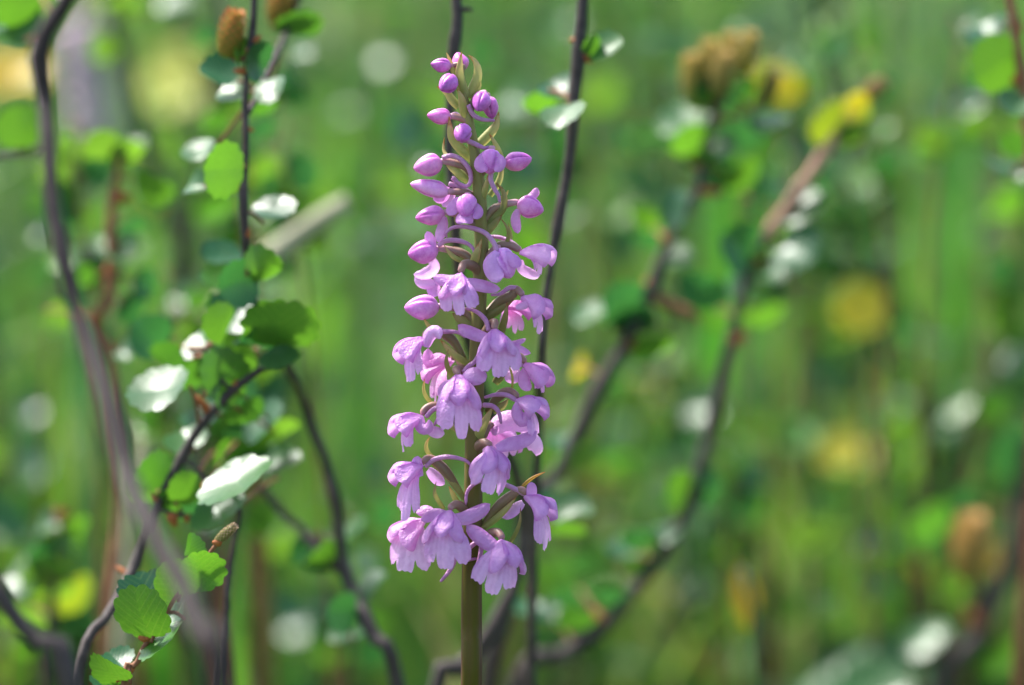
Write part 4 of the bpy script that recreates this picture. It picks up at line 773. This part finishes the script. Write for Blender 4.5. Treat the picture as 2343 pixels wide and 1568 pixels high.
for px, py, sz, kc, dd in [(885, 133, 60, 'w', .45), (800, 250, 70, 'w', .5), (1925, 118, 62, 'w', .24), (1800, 152, 70, 'w', .4), (1718, 85, 100, 'w', .32), (2170, 245, 110, 'd', .5), (1500, 900, 60, 'o', .5), (1590, 940, 80, 'w', .34), (2000, 1240, 90, 'w', .3),
                           (2215, 50, 80, 'w', .3), (1290, 60, 80, 'w', .45), (700, 360, 90, 'l', .5), (880, 560, 90, 'd', .5), (760, 900, 100, 'd', .4), (860, 1080, 110, 'd', .35), (1400, 1000, 120, 'l', .5), (1790, 1000, 70, 'o', .5), (1760, 900, 110, 'g', .45), (1850, 860, 110, 'd', .5), (2240, 830, 110, 'd', .45), (1720, 1450, 90, 'd', .5), (1550, 1500, 110, 'w', .6), (620, 1480, 110, 'g', .4), (690, 1420, 100, 'd', .3), (200, 900, 90, 'g', .4), (130, 1000, 100, 'd', .35)]:
    far_list.append(((px, py, sz, .8, rng.uniform(-40, 60), 'u', kc, 0), 'in the far grass', dd + (0.12 if kc != 'w' else 0.03)))
for (px, py, size, ratio, ang, side, kc, _), where, dd in far_list:
    dx = rng.uniform(-45, 45); sx = px + (40 if dx > 0 else -40)
    st = [(sx + dx * .3, py - 20, dd, 5), (sx, py + 60, dd, 7), (sx + dx, py + 250, dd, 9), (sx + dx * 2, py + 600, dd, 11)]
    lv = [(px, py, size, ratio, ang, side, kc)]
    for k in range(5):
        q = rng.uniform(0.25, 1.8); s_ = rng.choice([-1, 1])
        lv.append((sx + dx * q * .6 + s_ * rng.uniform(30, 55), py + 20 + 180 * q, rng.uniform(65, 100), rng.uniform(.4, .9), rng.uniform(-40, 60), rng.choice(['u', 'd']), rng.choice(['g', 'd', 'b', 'd', 'l'])))
    branch('birch_sprig', 'blurred birch sprig with %s top leaf behind %s' % (KIND[kc], near_thing(px, py)), [st], lv, group='birch sprigs in the grass behind the orchid', foot=(rng.uniform(-.02, .02), .02), sides=8, bark=M_TWIG)

# ------------------------------------------------------------------ broad grass blades that show as soft bright streaks
LIME, VIV, PALEG, OLIVE = (0.15, 0.34, 0.03), (0.08, 0.28, 0.03), (0.20, 0.32, 0.14), (0.17, 0.22, 0.06)
for x0, y0, x1, y1, w, dd, cc in [(2092, 400, 2070, 1100, 80, .5, LIME), (2150, 430, 2110, 1050, 90, .7, PALEG), (2260, 930, 2020, 1150, 95, .55, VIV), (1800, 1090, 1690, 1290, 110, .5, LIME), (828, 600, 815, 950, 75, .5, VIV), (565, 1180, 540, 1600, 60, .22, LIME), (1335, 560, 1320, 1000, 60, .4, OLIVE),
                                  (45, 560, 120, 980, 60, .4, LIME), (1665, 60, 1650, 420, 60, .4, VIV), (2330, 620, 2240, 980, 80, .6, VIV), (1150, 60, 1180, 500, 70, .6, LIME), (930, 380, 900, 900, 80, .6, PALEG), (1440, 480, 1470, 1000, 90, .7, LIME), (20, 820, 80, 1400, 60, .4, VIV), (1900, 420, 1880, 900, 80, .7, OLIVE), (600, 60, 640, 500, 80, .7, PALEG), (760, 150, 740, 600, 80, .7, LIME),
                                  (1260, 1250, 1290, 1600, 80, .45, VIV), (1620, 1250, 1500, 1600, 80, .5, PALEG), (2010, 1300, 2100, 1600, 80, .5, VIV), (330, 900, 350, 1300, 70, .4, VIV), (980, 1300, 960, 1600, 90, .5, LIME), (1760, 520, 1790, 900, 70, .6, VIV), (2210, 100, 2190, 600, 80, .6, VIV), (350, 200, 330, 600, 70, .6, LIME), (700, 1100, 660, 1600, 70, .5, VIV)]:
    a0 = P(x0, y0, dd); a1 = P(x1, y1, dd); ft = np.array([a1[0] + (a1[0] - a0[0]) * .3, a1[1] + .03, -.005]); root = empty('tall_grass', ft); root['kind'] = 'thing'
    tag(root, 'broad soft %s grass blade behind %s' % ({LIME: 'lime', VIV: 'vivid green', PALEG: 'pale green', OLIVE: 'olive'}[cc], near_thing((x0 + x1) / 2, (y0 + y1) / 2)), 'grass blade', 'broad grass blades behind the birches')
    pth = smooth_path([a0, (a0 + a1) / 2 + R * rng.uniform(-.004, .004), a1, ft], 14); t_, n_, b_ = frames(pth, T + 0.4 * rng.standard_normal(3) * np.array([1, 0, 1])); w_ = psize(w, dd) * .5 * np.interp(np.linspace(0, 1, 14), [0, .12, .4, 1], [.03, .6, 1, .8])
    V = np.stack([pth - b_ * w_[:, None] - n_ * (w_ * .25)[:, None], pth, pth + b_ * w_[:, None] - n_ * (w_ * .25)[:, None]], 1).reshape(-1, 3)
    obj('blade', V, grid_faces(14, 3), M_GRASS, root, col=np.array(cc) * rng.uniform(.85, 1.1))

# ------------------------------------------------------------------ yellow flowers far behind
def yellow_flower(px, py, dy, size, label, colr=(0.62, 0.50, 0.02), tilt=0.55, n=5):
    c0 = P(px, py, dy); rad = psize(size, dy) / 2; foot = np.array([c0[0] + 0.01, c0[1] + 0.03, -0.004])
    root = empty('yellow_flower', foot); tag(root, label, 'flower', None)
    nrm = unit(tilt * T + math.sqrt(1 - tilt ** 2) * U); a1 = unit(np.cross(nrm, R)); a2 = np.cross(nrm, a1)
    V, F = tube(smooth_path([c0, c0 - nrm * 0.01 - U * .01, (c0 + foot) / 2 + R * .004, foot], 14), np.full(14, 0.0009), 7)
    obj('stem', V, F, M_GRASS, root, col=(0.10, 0.20, 0.03))
    for i in range(n):
        an = 2 * math.pi * i / n + 0.3; di = math.cos(an) * a1 + math.sin(an) * a2
        pth = smooth_path([c0, c0 + di * rad * 0.5 + nrm * rad * .12, c0 + di * rad + nrm * rad * 0.1], 8); bb = np.cross(nrm, di)
        u = np.linspace(0, 1, 8); v = np.linspace(-1, 1, 7); w = rad * 0.62 * np.sin(math.pi * (0.08 + 0.8 * u) ** 1.1) ** 0.7
        V = pth[:, None] + (w[:, None] * v[None])[..., None] * bb + (0.15 * rad * v[None] ** 2 * u[:, None])[..., None] * nrm
        obj('petal', V.reshape(-1, 3), grid_faces(8, 7), M_FLOWER, root, col=colr)
    V, F = tube(smooth_path([c0 - nrm * rad * .05, c0 + nrm * rad * .1, c0 + nrm * rad * .2], 5), rad * np.array([.1, .22, .24, .2, .05]), 10)
    obj('flower_centre', V, F, M_FLOWER, root, col=np.array(colr) * np.array([1.0, 0.9, 0.8]))
yellow_flower(1968, 708, 0.33, 128, 'round yellow flower beside the yellow-green leafed twig, soft and blurred', (0.75, 0.62, 0.03), tilt=.93)
yellow_flower(1935, 1045, 0.48, 130, 'dull yellow-green blurred flower low among the grass', (0.40, 0.36, 0.02), .7)
yellow_flower(2270, 1120 + 160, 0.40, 80, 'small yellow-brown flower by the tan catkin', (0.42, 0.28, 0.02), .7)
yellow_flower(25, 175, 0.40, 170, 'deep yellow blurred flower beside the slanting bare stem', (0.50, 0.36, 0.02), .7)
yellow_flower(425, 175, 0.55, 190, 'pale yellow-green blurred flower head behind the catkin branch', (0.50, 0.52, 0.10), .8)
yellow_flower(395, 215, 0.62, 150, 'faint lime-yellow flower lower behind the dark crooked stem', (0.45, 0.50, 0.08), .7)
# a second flower spike, far off and dissolved by the blur
root = empty('orchid', np.array([P(185, 190, .7)[0], P(185, 190, .7)[1] + .02, -.004])); tag(root, 'far mauve flower spike behind the slanting bare stem, dissolved to a pale patch', 'orchid')
top = P(170, 60, .7); V, F = tube(smooth_path([top, P(190, 200, .7), P(205, 340, .7), ORI[root]], 20), np.full(20, .0016), 8)
obj('stalk', V, F, M_GRASS, root, col=(0.12, 0.16, 0.05))
fm = None
for k in range(46):
    t = k / 46; c0 = P(168 + 40 * t, 60 + 290 * t, .7); an = k * 2.4; di = unit(math.cos(an) * R - math.sin(an) * T + 0.25 * U)
    if fm is None:
        o = bud_mesh(c0, di, .010, .008, root, 'flower', (0.80, 1.25, 0.70), 0.2); fm = (o, di)
    else:
        o2 = o.copy(); COL.objects.link(o2); q_ = Vector(fm[1]).rotation_difference(Vector(di)); o2.rotation_mode = 'QUATERNION'; o2.rotation_quaternion = q_; o2.location = Vector(c0 - ORI[root]); ORI[o2] = c0
# two narrow yellow leaves hanging from a grass culm
root = empty('grass_culm', P(1735, 1500, .2) * np.array([1, 1, 0])); tag(root, 'thin dark grass stalk with two narrow yellow drooping leaf tips', 'grass stalk')
p0 = P(1700, 1300, .2); V, F = tube(smooth_path([p0, P(1715, 1400, .2), P(1730, 1500, .2), ORI[root] - np.array([0, 0, .004])], 16), np.full(16, .0009), 7)
obj('stem', V, F, M_GRASS, root, col=(0.05, 0.10, 0.05))
for pts in ([(1710, 1440), (1695, 1380), (1685, 1325), (1688, 1300)], [(1722, 1400), (1725, 1370), (1705, 1320), (1690, 1290)]):
    P3 = smooth_path([P(x, y, .2) for x, y in pts], 9); t_, n_, b_ = frames(P3, T); w = psize(17, .2) * np.sin(np.linspace(0.25, 3.05, 9)) ** .8
    V = np.stack([P3 - b_ * w[:, None], P3 + n_ * (w * .2)[:, None], P3 + b_ * w[:, None]], 1).reshape(-1, 3)
    obj('leaf', V, grid_faces(9, 3), M_FLOWER, root, col=(0.42, 0.30, 0.02))

# ------------------------------------------------------------------ meadow behind (grass and low scrub, uncountable)
def field_noise(x, y, s, seed):
    r_ = np.random.default_rng(seed); out_ = np.zeros_like(x)
    for k in range(6):
        a, b, c = r_.uniform(-1, 1, 3) * s; out_ += np.sin(a * x * 2 + b * y * 2 + c * 9)
    return out_ / 3.0
def grass(name, label, n, ymin, ymax, hmin, hmax, wmin, wmax, seed, power=1.6, spread=0.5):
    r_ = np.random.default_rng(seed)
    y = ymin + (ymax - ymin) * r_.uniform(0, 1, n) ** power
    hw = 0.13 + 0.135 * (y + 0.88); x = r_.uniform(-1, 1, n) * hw * 1.9
    h = r_.uniform(hmin, hmax, n) * (0.75 + 0.25 * field_noise(x, y, 6, seed + 5)); w = r_.uniform(wmin, wmax, n)
    az = r_.uniform(0, 2 * math.pi, n); lean = r_.gamma(2.0, 0.16, n) * spread * 2; face = r_.uniform(-0.9, 0.9, n)
    m = 6; t = np.linspace(0, 1, m)
    lx = np.cos(az) * lean; ly = np.sin(az) * lean
    cx = x[:, None] + (lx * h)[:, None] * t ** 1.9; cy = y[:, None] + (ly * h)[:, None] * t ** 1.9
    cz = h[:, None] * (t - 0.25 * (lean[:, None]) * t ** 2.4) - 0.01
    ww = w[:, None] * 0.5 * (1 - t ** 2.2)[None] + 0.0001
    sx = np.cos(face); sy = np.sin(face)
    V = np.empty((n, m, 2, 3))
    for s_, q in ((-1, 0), (1, 1)):
        V[:, :, q, 0] = cx + s_ * ww * sx[:, None]; V[:, :, q, 1] = cy + s_ * ww * sy[:, None]; V[:, :, q, 2] = cz
    base_i = (np.arange(n) * m * 2)[:, None, None]; i = np.arange(m - 1)[None, :, None] * 2
    F = base_i + i + np.array([0, 1, 3, 2])[None, None]
    f1 = field_noise(x, y, 7, seed + 1); f2 = field_noise(x, y, 14, seed + 2); q = r_.uniform(0, 1, n)
    pal = np.array([(0.084, 0.215, 0.045), (0.165, 0.28, 0.055), (0.045, 0.145, 0.08), (0.22, 0.27, 0.13), (0.29, 0.27, 0.2)])
    idx = np.where(q < 0.40 + 0.2 * f1, 0, np.where(q < 0.66 + 0.15 * f2, 1, np.where(q < 0.86, 2, np.where(q < 0.95, 3, 4))))
    dk = 1 + 0.5 * field_noise(x, y, 9, seed + 9)[:, None]
    c = np.clip(dk, 0.45, 1.5) * pal[idx] * r_.uniform(0.75, 1.25, (n, 1))
    return big(name, V.reshape(-1, 3), F.reshape(-1, 4), np.repeat(c, m * 2, 0), M_GRASS, label, 'grass')
def big(name, V, F, colr, material, label, cat):
    me = bpy.data.meshes.new(name); nv, nf = len(V), len(F); k = F.shape[1]
    me.vertices.add(nv); me.vertices.foreach_set('co', V.astype(np.float32).ravel())
    me.loops.add(nf * k); me.loops.foreach_set('vertex_index', F.astype(np.int32).ravel())
    me.polygons.add(nf); me.polygons.foreach_set('loop_start', np.arange(nf, dtype=np.int32) * k)
    me.polygons.foreach_set('use_smooth', np.ones(nf, bool))
    me.update(calc_edges=True); me.validate()
    a = me.attributes.new('col', 'FLOAT_COLOR', 'POINT'); c4 = np.ones((nv, 4), np.float32); c4[:, :3] = colr; a.data.foreach_set('color', c4.ravel())
    me.materials.append(material)
    o = bpy.data.objects.new(name, me); COL.objects.link(o); o['kind'] = 'stuff'; o['label'] = label; o['category'] = cat
    return o
grass('grass', 'soft green meadow grass filling the ground behind the orchid', 26000, 0.45, 7.0, 0.16, 0.38, 0.002, 0.006, 3, power=1.8)
grass('short_grass', 'short green grass on the ground round the plant stems', 9000, -0.5, 0.6, 0.04, 0.14, 0.0012, 0.003, 11, power=0.8, spread=0.8)

grass('broad_grass', 'broad lime green grass blades standing tall behind the birch branches', 260, 0.42, 2.6, 0.24, 0.42, 0.007, 0.013, 17, power=1.3)
def scrub(name, label, nclump, ymin, ymax, seed):
    r_ = np.random.default_rng(seed); Vs, Fs, Cs = [], [], []; off = 0
    ns = 9; an = np.linspace(0, 2 * math.pi, ns, endpoint=False)
    for c in range(nclump):
        y = ymin + (ymax - ymin) * r_.uniform() ** 1.5; hw = 0.13 + 0.135 * (y + 0.88); x = r_.uniform(-1, 1) * hw * 1.8
        h = r_.uniform(0.12, 0.42); az = r_.uniform(0, 6.28); ln = r_.uniform(0, 0.12)
        nl = r_.integers(14, 34); tone_ = r_.uniform(0.6, 1.3)
        # stem
        pth = np.array([[x, y, -0.01], [x + math.cos(az) * ln * .3, y + math.sin(az) * ln * .3, h * .5], [x + math.cos(az) * ln, y + math.sin(az) * ln, h]])
        pth = smooth_path(pth, 7); V, F = tube(pth, np.linspace(0.0028, 0.0008, 7), 6)
        Fq = np.array([f if len(f) == 4 else (f[0], f[1], f[2], f[2]) for f in F if len(f) == 4]); Vs.append(V); Fs.append(Fq + off); off += len(V)
        Cs.append(np.tile(np.array([0.05, 0.04, 0.035]) * r_.uniform(0.7, 2.0), (len(V), 1)))
        for i in range(nl):
            t = r_.uniform(0.25, 1); k = min(int(t * 6), 5); b0 = pth[k] + (pth[k + 1] - pth[k]) * (t * 6 - k)
            rad = r_.uniform(0.004, 0.0085); out_ = r_.standard_normal(3); out_[2] = abs(out_[2]) * 0.5; out_ = unit(out_)
            cen = b0 + out_ * (rad * 1.5); nr = unit(r_.standard_normal(3) * 0.75 + np.array([0, -0.15, 1.0]))
            e1 = unit(np.cross(nr, r_.standard_normal(3))); e2 = np.cross(nr, e1)
            ring = cen + rad * (np.cos(an)[:, None] * e1 + np.sin(an)[:, None] * e2)
            inner = cen + 0.35 * rad * (np.cos(an)[:, None] * e1 + np.sin(an)[:, None] * e2) - nr * rad * 0.12
            V = np.vstack([inner, ring]); j = np.arange(ns); jn = (j + 1) % ns
            Fq = np.vstack([np.stack([j, jn, ns + jn, ns + j], 1), [[0, 2, 4, 6], [0, 6, 7, 8]]])
            Vs.append(V); Fs.append(Fq + off); off += len(V)
            q = r_.uniform(); base_c = np.array((0.035, 0.13, 0.04) if q < 0.45 else (0.065, 0.20, 0.03) if q < 0.8 else (0.11, 0.23, 0.04) if q < 0.95 else (0.30, 0.26, 0.03))
            Cs.append(np.tile(base_c * tone_, (len(V), 1)))
    return big(name, np.vstack(Vs), np.vstack(Fs), np.vstack(Cs), M_SCRUB, label, 'undergrowth')
scrub('undergrowth', 'blurred low birch scrub and leaves mixed through the far grass', 520, 0.35, 4.0, 21)
